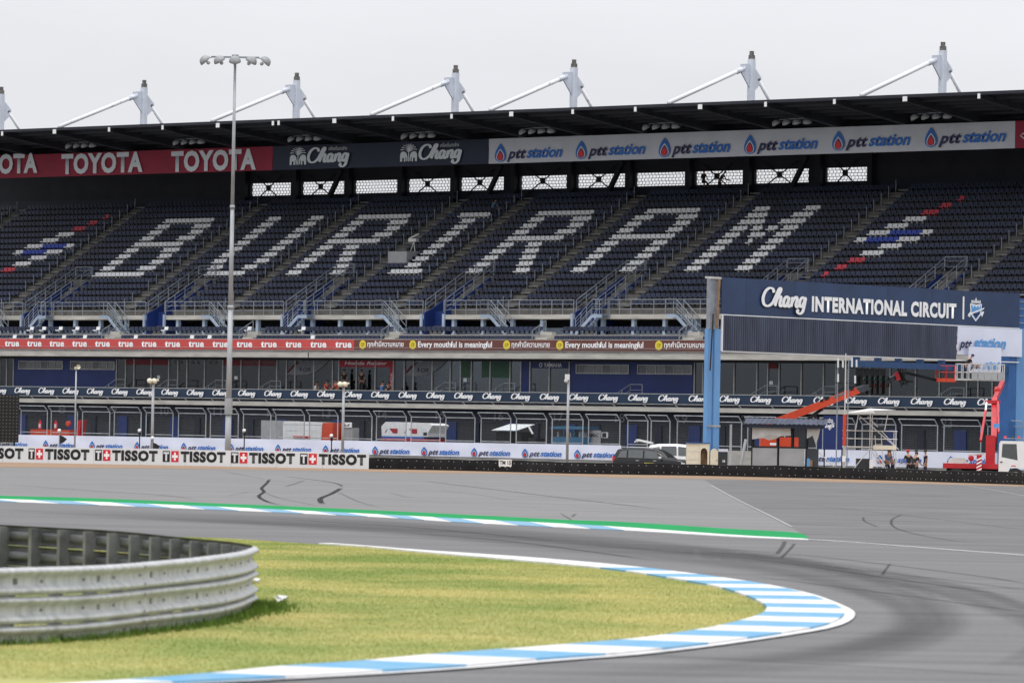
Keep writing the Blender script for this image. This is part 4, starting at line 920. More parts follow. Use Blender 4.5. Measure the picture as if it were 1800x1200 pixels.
for i in range(1, len(bc)-1):
    d = (bc[i+1]-bc[i-1]).normalized(); n_ = Vector((-d.y,d.x,0))
    for z in (.15,.53):
        if random.random() < .86: inst(bm_, 'bolt', bb, bc[i]+d*random.uniform(-.1,.1)+n_*(.02*math.sin(i*.9)-.018)+Vector((0,0,z+random.uniform(-.02,.02)))-bb.location, math.atan2(d.y,d.x))
sg = at(888,813.2,283.6); sgn = thing('marker_sign', 'small white board reading TM 15 fixed to the black barrier', 'sign', WF, (sg.x,sg.y,sg.z-.2))
MB().box(-.37,.37,-.015,.01,.0,.40).build('board','white_paint',sgn); text('TM 15','ink_black',sgn,-.32,.33,.09,.33,-.02,.03)
for x in (-.3,0,.3): MB().box(x-.02,x+.02,-.012,.01,-.06,-.001).build('tab','white_paint',sgn)
# ================================================================ POLES
def pole_at(px, v, Y): p = at(px, v, Y); return p.x, Y
PX, PY = pole_at(400.5,786,293)
lm = thing('light_mast', 'tall slender grey floodlight mast with five lamps at its top', 'light mast', WF, (PX,PY,0))
topz = at(412,103,PY).z; hsec = [0,3.2,9.5,15.5,topz]; rs = [.19,.175,.145,.115,.08]
for k in range(4):
    MB().tube((0,0,hsec[k]),(0,0,hsec[k+1]),rs[k],14,rs[k+1]).build('mast_section','galv',lm,True)
    if k: MB().tube((0,0,hsec[k]-.1),(0,0,hsec[k]+.1),rs[k]+.035,14).build('collar','galv',lm,True)
zb0, zb1 = at(400,728,PY).z, at(400,700,PY).z; MB().tube((0,0,zb0),(0,0,zb1),.235,12).build('service_box','galv',lm)
MB().box(-1.45,1.45,-.05,.05,topz+.02,topz+.12).build('crossbar','rail_grey',lm); MB().box(-.2,.2,-.1,.1,topz-.08,topz+.22).build('mast_cap','rail_grey',lm)
def lamp_mesh():
    mb = MB(); mb.lathe((0,0,0),[(.0,.26),(.10,.25),(.20,.20),(.27,.10),(.29,0),(.25,-.02),(0,-.04)],14); return mb.mesh('lamp','lamp_shell',True)
LAMP = lamp_mesh()
for dx, tx, ty in ((-1.75,.1,-.75),(-.9,.2,-.5),(0,.45,0),(.95,.2,.5),(1.78,.1,.75)):
    o = inst(LAMP,'lamp',lm,(dx,-.25,topz-.22)); o.rotation_euler = (tx,ty,0); o.scale = (1.25,1.25,1.4)
    MB().beam((dx*.82,0,topz+.02),(dx,-.2,topz-.02),.05,.05).build('lamp_arm','rail_grey',lm)
    l2 = MB().lathe((dx-ty*.22,-.42,topz-.34),[(0,-.1),(.09,-.06),(.12,.05),(.05,.12)],10); l2.build('lamp_bulb','lamp_shell',lm,True)
def thin_pole(px, vt, Y, r, label, kind):
    x, y = pole_at(px, 800, Y); z = at(px, vt, Y).z; p = thing('camera_pole', label, 'pole', WF, (x,y,0)); MB().tube((0,0,0),(0,0,z),r,10,r*.8).build('shaft','galv',p,True)
    if kind == 'two':
        for dx in (-.2,.08): MB().lathe((dx,-.1,z+.08),[(0,.18),(.13,.16),(.16,-.12),(.10,-.2),(0,-.2)],10,(.35,-.9,-.25)).build('lamp','lamp_cream',p,True)
        MB().box(-.34,.34,-.06,.06,z+.1,z+.22).build('hood','lamp_cream',p)
    elif kind == 'cam':
        MB().box(-.22,.06,-.2,.1,z-.12,z+.22).build('camera_housing','white_plastic',p); MB().lathe((-.14,-.12,z-.2),[(0,-.1),(.10,-.06),(.13,.03),(.12,.1)],10).build('camera_dome','white_plastic',p,True)
    else:
        MB().box(-.1,.12,-.1,.1,z-.02,z+.12).build('camera_housing','lamp_cream',p); MB().lathe((.12,-.08,z+.12),[(0,-.02),(.13,0),(.15,.04)],10,(.6,-.7,.1)).build('dish','lamp_cream',p,True); MB().beam((0,0,z-2.55),(.5,0,z-2.55),.04,.05).build('arm','dark',p)
    return p
thin_pole(131,648,297,.055,'thin grey pole carrying a small dish, leftmost of the slim poles','dish')
thin_pole(267,672,297,.10,'grey pole with a pair of cream lamps left of the tall mast','two')
thin_pole(602,678,297,.10,'grey pole with a pair of cream lamps right of the tall mast','two')
thin_pole(997,664,297,.095,'grey pole with a white camera housing before the blue lounge wall','cam')
def small_post(px, vt, flag, label):
    x, y = pole_at(px, 795, 292); z = at(px, vt, 292).z; p = thing('signal_post', label, 'post', WF, (x,y,0)); MB().tube((0,0,0),(0,0,z),.035,8).build('shaft','rail_grey' if flag else 'dark',p)
    MB().lathe((-.02,-.03,z+.02),[(0,.09),(.08,.07),(.12,0),(.10,-.05),(0,-.06)],10,(-.5,-.6,.6)).build('lamp','white_plastic',p,True)
    if flag:
        mb = MB(); mb.prism([(.03,z-.25),(.22,z-.32),(.46,z-.48),(.28,z-.66),(.03,z-.80)],-.03,.02); mb.build('flag','black_paint',p)
    else: MB().box(-.07,.07,-.05,.05,z-.3,z-.06).build('lamp_box','dark',p)
small_post(104,757,True,'low post with a lamp and black flag nearest the dotted board')
small_post(268,770,True,'low post with a black flag beside the left lamp pole')
small_post(245,757,False,'low dark post with a white lamp left of the left lamp pole')
small_post(429,757,False,'low dark post with a white lamp right of the tall mast')
small_post(582.5,766,False,'low dark post with a white lamp by the orange box')
# ================================================================ ROOF FLOODLIGHTS
where = ['over the cut-off red banner word at the left edge','over the first whole word of the red banner','over the red banner word crossed by the tall mast','over the left elephant emblem','over the right elephant emblem','over the first flame logo word','over the third flame logo','over the fourth flame logo word','over the last flame logo']
for (x, v), wh in zip(((-30,262),(145,254),(335,248),(538,242),(738,237),(947,229),(1165,221),(1395,213.5),(1640,203.5)), where):
    t, z = ST.hit(x, v+3, 9.6); p = thing('floodlight_cluster', 'bar of four grey floodlights '+wh, 'floodlight', ST, (t,9.6,z), group='floodlight bars under the grandstand roof')
    MB().box(-.6,1.5,-.03,.03,.28,.34).build('bar','rail_grey',p); MB().box(.4,.5,-.03,.03,.34,1.2).build('hanger','roof_steel',p)
    for k in range(4):
        o = inst(LAMP,'lamp',p,(-1.45+.92*k,-.1,-.04)); o.rotation_euler = (.45-.05*k,-.35+.16*k,0); o.scale = (1.15,1.15,1.25)
        MB().beam((-1.45+.92*k,-.05,.26),(-.5+.62*k,0,.3),.04,.04).build('arm','rail_grey',p)
# dotted board at the left edge
p = at(-8,775,294); lb = thing('bulb_board', 'black board covered in rows of dark bulbs at the left edge', 'board', WF, (p.x,p.y,0))
x1_ = at(33,735,294).x-p.x; zt = at(10,694,294).z; zb = at(10,777,294).z
MB().box(-1.4,x1_,0,.12,zb,zt).build('panel','black_paint',lb); MB().box(-1.3,-1.2,.02,.1,0,zb).build('leg','dark',lb); MB().box(x1_-.3,x1_-.2,.02,.1,0,zb).build('leg','dark',lb)
mat('bulb', (.09,.085,.08), .35, var=.4, scale=5)
bl = MB().lathe((0,0,0),[(0,.07),(.045,.06),(.06,.03),(.05,0)],7,(0,-1,-.3)).mesh('bulb','bulb')
for i in range(13):
    for j in range(14): inst(bl,'bulb',lb,(x1_-.12-.205*i,0,zt-.10-(zt-zb-.1)*j/13.6))
# ================================================================ START GANTRY
g = thing('start_gantry', 'blue start gantry carrying the navy circuit name board across the straight', 'gantry', GA, (0,0,0))
H_ = lambda x, v, y=0: GA.hit(x, v, y)
def gp(mb, name, m, smooth=False): return mb.build(name, m, g, smooth)
zt = H_(1530,508,0)[1]
xl, xr = H_(1268,520)[0], H_(1792,545)[0]
z1 = (H_(1268,488.5)[1]+H_(1792,515)[1])/2; z0 = (H_(1268,553.5)[1]+H_(1792,575)[1])/2; zl = (H_(1270,615)[1]+H_(1680,632.5)[1])/2
# board faces: navy sheets side by side
n = 13
for k in range(n): gp(MB().box(xl+(xr-xl)*k/n+.004, xl+(xr-xl)*(k+1)/n-.004, -.02-.006*(k % 2), .05, z0, z1), 'board_sheet', 'gantry_navy')
a, b = H_(1337,530,-.06)[0], H_(1416,530,-.06)[0]; zc0, zc1 = H_(1379,552,-.06)[1], H_(1379,505,-.06)[1]
o = chang('ink_black', g, a+.05, b+.06, zc0-.06, zc1-.05, -.045); chang('ink_white', g, a, b, zc0, zc1, -.12)
a, b = H_(1427,540,-.06)[0], H_(1681,550,-.06)[0]; za, zb_ = H_(1550,554,-.06)[1], H_(1550,526.5,-.06)[1]
text('INTERNATIONAL CIRCUIT','ink_black',g,a+.07,b+.07,za-.05,zb_-.05,-.045,.05); text('INTERNATIONAL CIRCUIT','ink_white',g,a,b,za,zb_,-.06,.05)
x = H_(1692.5,540)[0]; gp(MB().box(x-.07,x+.07,-.06,-.03,H_(1692,561)[1],H_(1692,521)[1]), 'divider', 'ink_white')
def crest(par, x0, x1, z0, z1, y, outline='ink_white', fill='ink_lblue', dark='ink_navy'):
    w_, h_ = x1-x0, z1-z0; P = lambda L_: [(x0+w_*u, z0+h_*v) for u, v in L_]
    sh = [(.14,.74),(.18,.30),(.50,.0),(.82,.30),(.86,.74),(.5,.70)]
    flat(P(sh), outline, par, y, 'crest'); flat(P([(.20,.68),(.24,.33),(.50,.08),(.76,.33),(.80,.68),(.5,.64)]), fill, par, y-.01, 'crest'); flat(P([(.27,.36),(.50,.13),(.73,.36),(.70,.42),(.5,.34),(.30,.42)]), dark, par, y-.02, 'crest')
    flat(P([(.05,.24),(.95,.52),(1.0,.60),(.90,.56),(0,.30)]), outline, par, y-.025, 'crest')
    flat(P([(.0,.22),(.14,.40),(.20,.30),(.14,.16)]), outline, par, y-.006, 'crest'); flat(P([(1,.42),(.88,.20),(.80,.30),(.86,.44)]), outline, par, y-.006, 'crest')
    for u in (.26,.38,.5,.62,.74): flat(P([(u-.05,.76),(u+.05,.76),(u+.035,.85 if u != .5 else .92),(u,.90 if u != .5 else 1.0),(u-.035,.85 if u != .5 else .92)]), outline, par, y, 'crest')
    for u in (.32,.5,.68): flat(P([(u-.03,.58),(u+.03,.58),(u+.03,.66),(u-.03,.66)]), outline, par, y-.02, 'crest')
crest(g, H_(1700,545)[0], H_(1729,545)[0], H_(1714,565)[1], H_(1714,522.5)[1], -.04)
# corrugated lower board: ribs standing side by side
xc0, xc1 = H_(1270,590)[0], H_(1680,600)[0]; mb = MB(); x = xc0
while x < xc1-.1: mb.add([(x,0,zl),(x+.05,-.10,zl),(x+.11,-.10,zl),(x+.16,0,zl),(x+.21,0,zl),(x,0,z0-.06),(x+.05,-.10,z0-.06),(x+.11,-.10,z0-.06),(x+.16,0,z0-.06),(x+.21,0,z0-.06)],[(i,i+1,i+6,i+5) for i in range(4)]); x += .21
gp(mb, 'corrugated_sheet', 'corrugated'); gp(MB().box(xc0,xc1,.03,.10,zl,z0-.03), 'backing', 'dark')
gp(MB().box(xl-.1,xr,-.05,.04,z0-.06,z0-.003), 'trim', 'white_paint'); gp(MB().box(xc0-.1,xr,-.05,.04,zl-.07,zl-.003), 'trim', 'white_paint'); gp(MB().box(xc0-.12,xc0-.005,-.05,.04,zl,z0-.061), 'trim', 'white_paint')
# posts
xp0, xp1 = H_(1246,700)[0], H_(1266.5,700)[0]; w_ = xp1-xp0
for k, (u0,u1) in enumerate(((xp0,xp0+w_*.42),(xp0+w_*.50,xp1))): gp(MB().box(u0,u1,.05+.08*(1-k),.40,0,zl+1.25), 'post', 'gantry_blue' if k else 'gantry_blue')
gp(MB().box(xp0-.05,xp1+.03,.0,.04,H_(1250,748)[1]-.07,H_(1250,748)[1]+.05), 'clamp', 'galv'); gp(MB().box(xp0+.1,xl-.05,.10,.38,zl+1.25,z1-.1), 'post_head', 'rail_grey'); gp(MB().box(xp0-.4,xl,.0,.12,z1-.12,z1), 'head_beam', 'canvas'); gp(MB().tube((xp0+.55,-.05,zl+1.3),(xp0+.75,-.05,z1-.1),.07,8), 'pipe', 'plywood')
gp(MB().tube((xp0-.05,-.1,zl-1.2),(xp0+.15,-.1,z0),.045,6), 'cable_duct', 'black_paint')
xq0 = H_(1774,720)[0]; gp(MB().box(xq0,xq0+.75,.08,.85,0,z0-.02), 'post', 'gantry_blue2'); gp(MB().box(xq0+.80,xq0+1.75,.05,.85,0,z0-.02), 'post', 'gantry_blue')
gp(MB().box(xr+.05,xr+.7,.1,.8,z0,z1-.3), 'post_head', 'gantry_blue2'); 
for k in range(5): gp(MB().box(xr+.03,xr+.75,.02,.06,z0+.3+k*.45,z0+.36+k*.45), 'ladder_rung', 'rail_grey')
# under beam and hangers
xb0, xb1 = H_(1505,637)[0], H_(1772,655)[0]; zb1 = H_(1600,637)[1]
gp(MB().box(xb0,xb1,.0,.5,zb1-.38,zb1), 'under_beam', 'beam_blue')
for x in (1510,1548,1584,1622,1660): xx = H_(x,632)[0]; gp(MB().box(xx-.14,xx+.14,.02,.4,zb1+.001,zl-.071), 'hanger', 'beam_blue')
# white vinyl sheet half hung on the right of the corrugated board
vz0 = (H_(1682,616)[1]+H_(1794,634)[1])/2
vs_, ov = banner('vinyl_sheet', 'white sheet with blue and navy lettering hung on the right of the gantry board', GA, -.10, H_(1681,600)[0], H_(1794,605)[0], vz0, z0-.08, 'ban_pit', .02)
def vt(x, v, y=-.2): h = GA.hit(x, v, y); return h[0]-ov[0], h[1]-ov[2]
a, z_ = vt(1686,616); b, zt_ = vt(1709,598); text('ptt','ink_navy',vs_,a,b,z_,zt_,-.1,.035,.35)
a, z_ = vt(1711,612); b, zt_ = vt(1769,598); text('station','ink_lblue',vs_,a,b,z_,zt_+.1,-.1,.03,.35)
fold, of = banner('vinyl_sheet', 'loose white fold of sheet hanging into the work basket', GA, -.45, H_(1703,630,-.45)[0], H_(1760,625,-.45)[0], H_(1730,655,-.45)[1], H_(1730,610,-.45)[1], 'ban_pit', .03)
a, z_ = GA.hit(1706,651,-.6); b, zt_ = GA.hit(1726,638,-.6); text('ptt','ink_navy',fold,a-of[0],b-of[0],z_-of[2],zt_-of[2],-.12,.035,.35)
a, z_ = GA.hit(1729,649,-.6); b, zt_ = GA.hit(1760,635,-.6); text('stat','ink_lblue',fold,a-of[0],b-of[0],z_-of[2],zt_-of[2],-.12,.03,.35)
# start lights
sl = thing('start_lights', 'black five-column start light unit hung under the gantry beam', 'traffic light', GA, (H_(1533,660)[0],-.1,H_(1533,690)[1]))
ox, oz = H_(1533,660)[0], H_(1533,690)[1]
mat('lens_red', (.40,.03,.045), .25, spec=.6); mat('lens_green', (.06,.25,.21), .25, spec=.6)
for k, x in enumerate((1517,1526.5,1536,1545.5,1556)):
    c = H_(x,670)[0]-ox; hz = H_(x,692)[1]-oz; ht = H_(x,660)[1]-oz; wd = .30
    bx_ = MB().box(c-wd*.5,c+wd*.5,.0,.3,hz,ht).build('light_box','black_paint',sl)
    for v, m in ((666,'lens_green'),(677.5,'lens_red')):
        zc = H_(x,v)[1]-oz; MB().lathe((c,-.001,zc),[(0,.05),(.07,.035),(.10,0)],12,(0,-1,0)).build('lens',m,bx_,True); MB().lathe((c,-.05,zc+.02),[(.115,0),(.12,.1)],12,(0,-1,0)).build('hood','black_paint',bx_)
    MB().box(c-.02,c+.02,.1,.14,ht,zb1-.38-oz).build('hanger','black_paint',sl)
MB().box(H_(1510,660)[0]-ox,H_(1562,660)[0]-ox,.31,.36,H_(1533,693)[1]-oz,H_(1533,648)[1]-oz).build('back_plate','dark',sl)
# ================================================================ MACHINES AND THINGS BEHIND THE BARRIER
def W(x, v, Y): return at(x, v, Y)
def wthing(name, label, cat, px, Y, rz=0, group=None):
    p = at(px, 800, Y); return thing(name, label, cat, WF, (p.x, p.y, 0), rz, group), Vector((p.x, p.y, 0))
def wheel(par, c, r, wd, ax=(0,1,0)):
    c = Vector(c); a = Vector(ax).normalized(); w_ = MB().lathe(c-a*wd/2,[(r*.55,0),(r*.93,0),(r,.04),(r,wd-.04),(r*.93,wd),(r*.55,wd)],20,ax).build('tyre','tyre',par,True)
    MB().lathe(c-a*(wd/2-.02),[(0,.0),(r*.2,-.01),(r*.5,.02),(r*.57,.0)],14,ax).build('rim','car_silver',w_,True); MB().lathe(c+a*(wd/2-.02),[(r*.57,0),(r*.5,-.02),(r*.2,.01),(0,0)],14,ax).build('rim','car_silver',w_,True)
def suv(par, body, L_=4.8, Hh=1.78, hatch=False):
    """local x forward, y left; wheels on z=0"""
    st = [(-2.38,.55,.95,1.02,.80),(-2.34,.45,1.02,1.25,.86),(-2.15,.42,1.04,1.68,.90),(-1.6,.42,1.05,1.76,.92),(-.6,.42,1.04,1.78,.93),(.25,.42,1.02,1.72,.93),(.62,.42,1.01,1.52,.93),(1.08,.42,1.0,1.06,.92),(1.7,.42,.97,1.02,.90),(2.1,.45,.90,.95,.86),(2.36,.5,.70,.76,.76)]
    mb = MB(); P = []
    for x, zb_, zs, zr, w_ in st:
        cab = zr-zs > .2; wr = w_*.74 if cab else w_*.9
        ring = [(w_*.96,zb_),(w_,zb_+.2),(w_,zs-.05),(w_*.97,zs),(wr+(w_-wr)*.35 if cab else w_*.93, zs+(zr-zs)*.62),(wr,zr-.05*cab),(wr*.6,zr)]
        P += [(x,y,z) for y,z in ring]+[(x,-y,z) for y,z in ring[::-1]]
    n = 14; mb.add(P, [(i*n+j,i*n+(j+1)%n,(i+1)*n+(j+1)%n,(i+1)*n+j) for i in range(len(st)-1) for j in range(n)]+[tuple(range(n)), tuple(range((len(st)-1)*n, len(st)*n))[::-1]])
    bo = mb.build('body', body, par, True)
    def side(sy, pts, name, m, off=.012):
        # pts (x, f) with f = 0 at the belt, 1 at the roof line
        q = []
        for x, f_ in pts:
            for s0, s1 in zip(st[:-1], st[1:]):
                if s0[0] <= x <= s1[0]:
                    k = (x-s0[0])/(s1[0]-s0[0]); zs = s0[2]+(s1[2]-s0[2])*k; zr = s0[3]+(s1[3]-s0[3])*k; w_ = s0[4]+(s1[4]-s0[4])*k; break
            z = zs+.03+(zr-zs-.1)*f_; wr = w_*.74; y = w_*.97+(wr-w_*.97)*max(0,(z-zs)/(zr-zs))*1.0+off+.03; q.append((x, sy*y, z))
        m_ = MB(); m_.add(q, [tuple(range(len(q)))]); return m_.build(name, m, bo)
    for sy in (-1, 1):
        side(sy, [(-2.05,.05),(-1.45,.02),(-1.5,.85),(-1.9,.80)], 'side_window', 'glass_car'); side(sy, [(-1.36,.02),(-.42,.02),(-.46,.9),(-1.4,.88)], 'side_window', 'glass_car'); side(sy, [(-.32,.02),(.72,.02),(.28,.86),(-.36,.9)], 'side_window', 'glass_car')
        for x in (-.75,.35): MB().box(x-.1,x+.1,sy*.93-.02,sy*.93+.02,.90,.94).build('door_handle','car_silver',bo)
        MB().lathe((.72,sy*1.05,1.12),[(0,.1),(.09,.08),(.11,0),(.08,-.06),(0,-.07)],10,(1,0,0)).build('mirror','car_silver',bo,True)
        MB().box(-2.39,-2.2,sy*.80-.07,sy*.80+.10,.85,1.15).build('tail_lamp','ink_red',bo); MB().prism([(1.95,.72),(2.28,.66),(2.22,.80),(1.9,.9)],sy*.80-.07,sy*.80+.08).build('headlight','ink_grey',bo)
        for x in (-1.45,1.45): wheel(par, (x,sy*.82,.36), .36, .24)
    MB().add([(.40,-.66,1.62),(.40,.66,1.62),(1.10,.78,1.06),(1.10,-.78,1.06)],[(0,1,2,3)]).build('windscreen','glass_car',bo)
    if not hatch: MB().add([(-2.17,-.62,1.62),(-2.17,.62,1.62),(-2.37,.72,1.16),(-2.37,-.72,1.16)],[(0,1,2,3)]).build('rear_window','glass_car',bo)
    else:
        ht_ = MB(); ht_.beam((-2.1,0,1.80),(-3.0,0,1.98),1.35,.09); ht_.beam((-2.95,0,1.97),(-3.1,0,1.84),1.3,.06); ht_.build('tailgate', body, par)
        MB().add([(-2.3,-.6,1.87),(-2.3,.6,1.87),(-2.85,.55,1.98),(-2.85,-.55,1.98)],[(0,1,2,3)]).build('tailgate_window','glass_car',par)
    return bo
c1, _ = wthing('parked_suv', 'black off-road car with yellow door sticker parked behind the barrier', 'car', 1152, 289, R(-24)); c1.scale = (1,1,.86)
bo = suv(c1, 'car_black'); MB().box(-.3,.35,-.985,-.972,.62,.78).build('door_sticker','hi_yellow',bo)
for sy in (-.62,.62): MB().tube((-1.9,sy,1.83),(.1,sy,1.81),.025,6).build('roof_rail','car_silver',bo)
c2, _ = wthing('parked_suv', 'silver white off-road car with raised tailgate beside the cream cabinet', 'car', 1205, 301, R(-10))
bo = suv(c2, 'car_white', hatch=True); MB().box(.35,.95,-.985,-.972,.95,1.2).build('door_sticker','hi_yellow',bo); MB().box(.4,.9,-.99,-.986,1.0,1.12).build('sticker_print','ink_olive',bo)
# cream cabinet with an arched door
cb, o = wthing('cream_cabinet', 'cream cabinet with blue top and an arched opening beside the gantry post', 'cabinet', 1227, 286.5)
fx = lambda x, v=800, Y=286.5: at(x, v, Y).x-o.x; fz = lambda v, x=1227, Y=286.5: at(x, v, Y).z
zt = fz(779); a, b, m_ = fx(1207), fx(1247), fx(1229)
MB().box(a,m_-.01,0,1.2,0,zt).build('side_panel','cream',cb)
for k in range(1,4): MB().box(a+.02,m_-.03,-.012,.0,zt*k/4-.012,zt*k/4+.012).build('board_joint','canvas',cb)
l, r = fx(1231.5), fx(1243.5); ar = [(l,0)]+[((l+r)/2-(r-l)/2*math.cos(math.pi*k/8), zt*.72+(r-l)/2*1.3*math.sin(math.pi*k/8)) for k in range(9)]+[(r,0)]
MB().prism([(m_,0),(m_,zt),(b,zt),(b,0)]+ar[::-1],-.02,.06).build('front_panel','cream',cb); MB().prism(ar,.35,.40).build('inner_board','plywood',cb); MB().box(b-.06,b,.06,1.2,0,zt).build('end_panel','cream',cb)
MB().box(a-.05,b+.06,-.06,1.25,zt,zt+.05).build('lid','gantry_blue2',cb)
l, r = fx(1248.5), fx(1262); MB().prism([(l,0)]+[((l+r)/2-(r-l)/2*math.cos(math.pi*k/8), zt*.72+(r-l)/2*1.1*math.sin(math.pi*k/8)) for k in range(9)]+[(r,0)],-.10,-.05).build('door','cream',cb); MB().lathe((r-.07,-.1,.9),[(0,.03),(.03,.02),(.03,0)],8,(0,-1,0)).build('door_knob','dark',cb)
MB().lathe(((l+r)/2,-.1,zt*.90),[(0,.01),(.03,.0)],8,(0,-1,0)).build('door_hole','plywood',cb)
gb2, o = wthing('generator_box', 'dark grey box with white top band beside the cream cabinet door', 'box', 1271, 287.5)
MB().box(fx(1263,Y=287.5)+at(1227,800,286.5).x-o.x,.27,0,.8,0,fz(793)).build('box','shutter',gb2); MB().box(-.27,.29,-.03,.83,fz(793),fz(788)).build('top_band','ban_pit',gb2)
for x in (-.03,.06): MB().box(x,x+.06,-.02,.0,.78,.92).build('label','ink_white',gb2)
# marshal hut
HY = 284.2; ht, o = wthing('marshal_hut', 'open black hut with corrugated roof, grey panels and white cloth drapes', 'hut', 1370, HY, R(-6))
X = lambda x, Y=HY: at(x, 790, Y).x-o.x; Z = lambda v, x=1370, Y=HY: at(x, v, Y).z
mb = MB(); xs0, xs1 = X(1308), X(1452); k = 0; x = xs0; P = []; nn = int((xs1-xs0)/.07)
for i in range(nn+1):
    xx = xs0+(xs1-xs0)*i/nn; dz = .025*math.sin(i*math.pi/2); P.append((xx,-.55,Z(745)+dz)); P.append((xx,1.9,Z(735)+dz))
mb.add(P, [(2*i,2*i+2,2*i+3,2*i+1) for i in range(nn)]); mb.build('roof_sheet','corrugated',ht); MB().box(xs0+.1,xs1-.15,-.5,-.42,Z(752),Z(746)).build('roof_beam','navy_wall',ht)
for x in (1322,1366,1370+22,1417): 
    for y in (-.02,1.6): MB().box(X(x)-.05,X(x)+.05,y-.05,y+.05,0,Z(746)).build('post','dark',ht)
MB().box(X(1322)-.04,X(1417),-.06,.04,Z(787.5),Z(784.5)).build('counter','dark',ht)
for a, b in ((1323,1366.2),(1370,1414.5)): MB().box(X(a),X(b),-.09,-.062,Z(821),Z(787.5)).build('front_panel','panel_grey',ht)
MB().box(X(1417),X(1439),-.05,.0,0,Z(788)).build('side_panel','shutter',ht)
def drape(poly, name='cloth_drape'):
    c = Vector((sum(p[0] for p in poly)/len(poly), sum(p[1] for p in poly)/len(poly))); mb = MB(); n = len(poly); ys = [-.16-.06*math.sin(i*1.9) for i in range(n)]
    mb.add([(X(p[0]),ys[i],Z(p[1])) for i,p in enumerate(poly)]+[(X(c.x),-.26,Z(c.y))], [(i,(i+1)%n,n) for i in range(n)]); mb.build(name,'canvas',ht)
drape([(1322,748),(1350,750),(1389,749),(1390,765),(1372,766),(1366,770),(1352,774),(1342,770),(1322,772.5)]); drape([(1418,749),(1442,749),(1438,768),(1434,780),(1428,764),(1418,770)])
MB().box(X(1419),X(1424),-.3,-.15,0,.55+Z(821)).build('bottle_crate','ink_lblue',ht); MB().box(X(1424),X(1429),-.3,-.1,0,Z(807)).build('carton','plywood',ht)
for a, b in (((1313,742),(1300,822)),): 
    mb = MB(); p, q = W(a[0],a[1]+30,HY-.6), W(b[0]+2,b[1],HY-1.0); mb.tube((p.x-o.x,-.6,p.z),(q.x-o.x,-1.0,q.z-.4),.09,8); mb.build('prop','galv',ht)
MB().box(X(1283),X(1287),-.5,-.42,0,Z(747)).build('side_post','galv',ht)
# orange boom lift
LY = 296; bl_, o = wthing('boom_lift', 'orange boom lift reaching over the hut towards the start lights', 'boom lift', 1368, LY)
V3 = lambda x, v, Y=LY: Vector((at(x,v,Y).x-o.x, Y-LY, at(x,v,Y).z))
MB().box(V3(1336,780).x,V3(1402,780).x,-.9,.9,V3(1368,789).z,V3(1368,768).z).build('turntable','orange',bl_); MB().box(V3(1338,780).x,V3(1400,780).x,-1.0,1.0,.45,V3(1368,789).z-.001).build('chassis','dark',bl_)
for x in (1345,1392):
    for y in (-1,1): wheel(bl_, (V3(x,800).x,y,.5), .5, .35)
MB().box(V3(1352,780).x,V3(1368,780).x,-.92,-.905,V3(1360,782).z,V3(1360,778).z).build('label','ink_white',bl_)
p0_, p1_ = V3(1346,741), V3(1509,685.5); mb = MB(); d = p1_-p0_
boom = MB().add([V3(1344,746)+Vector((0,-.25,0)),V3(1352,739)+Vector((0,-.25,0)),V3(1503,681)+Vector((0,-.25,0)),V3(1512,690.5)+Vector((0,-.25,0)),V3(1430,723)+Vector((0,-.25,0)),V3(1380,742)+Vector((0,-.25,0)),
     V3(1344,746)+Vector((0,.25,0)),V3(1352,739)+Vector((0,.25,0)),V3(1503,681)+Vector((0,.25,0)),V3(1512,690.5)+Vector((0,.25,0)),V3(1430,723)+Vector((0,.25,0)),V3(1380,742)+Vector((0,.25,0))],
     [(0,1,2,3,4,5),(11,10,9,8,7,6)]+[(i,6+i,6+(i+1)%6,(i+1)%6) for i in range(6)]).build('boom','orange',bl_)
MB().tube(V3(1412,742),V3(1446,718),.10,8).build('lift_cylinder','black_paint',bl_); MB().beam(V3(1345,745),V3(1350,775),.5,.4).build('riser','orange',bl_)
for a, b in ((1441,1446.5),(1449,1457),(1493,1500)): 
    p, q = V3(a,0), V3(b,0); f_ = lambda x: 706+(x-1441)*-.385
    MB().beam(V3(a,f_(a)-1)+Vector((0,-.26,0)),V3(b,f_(b)-1)+Vector((0,-.26,0)),.02,.16).build('boom_slot','black_paint',bl_)
MB().beam(V3(1465,698)+Vector((0,-.257,0)),V3(1487,690)+Vector((0,-.257,0)),.012,.12).build('boom_marking','ink_dim',bl_)
j1, j2 = V3(1500,688), V3(1562,668,304.5); MB().beam(j1,j2,.3,.36).build('jib','shutter',bl_); MB().beam(j2,V3(1590,655,305),.25,.28).build('jib','shutter',bl_); MB().beam(V3(1575,655,304.6),V3(1580,668,304.6),.30,.26).build('jib_guard','crane_red',bl_)
hoses = MB()
for k in range(9):
    a = V3(1580+random.uniform(-6,14), 645+random.uniform(-6,10), 304.6); b = V3(1590+random.uniform(-10,14), 672+random.uniform(-8,12), 305); hoses.path([a, a.lerp(b,.5)+Vector((random.uniform(-.3,.3),-.2,-.2)), b], .045, 5)
hoses.build('hose_bundle','black_paint',bl_)
MB().beam(V3(1592,655,305),V3(1645,668,305.5),.14,.16).build('jib','dark',bl_)
bx0, bx1 = V3(1646,660,305.5), V3(1679,660,305.5); zb_, zt_ = V3(1660,671,305.5).z, V3(1660,643,305.5).z
MB().box(bx0.x,bx1.x,bx0.y-.5,bx0.y+.5,zb_,zb_+.22).build('basket_floor','orange',bl_); bk_ = MB()
for x in (bx0.x,(bx0.x+bx1.x)/2,bx1.x):
    for y in (-.5,.5): bk_.tube((x,bx0.y+y,zb_),(x,bx0.y+y,zt_),.03,6)
for z in (zt_,(zt_+zb_)/2+.1):
    for y in (-.5,.5): bk_.tube((bx0.x,bx0.y+y,z),(bx1.x,bx0.y+y,z),.03,6)
bk_.build('basket_rails','crane_red',bl_)
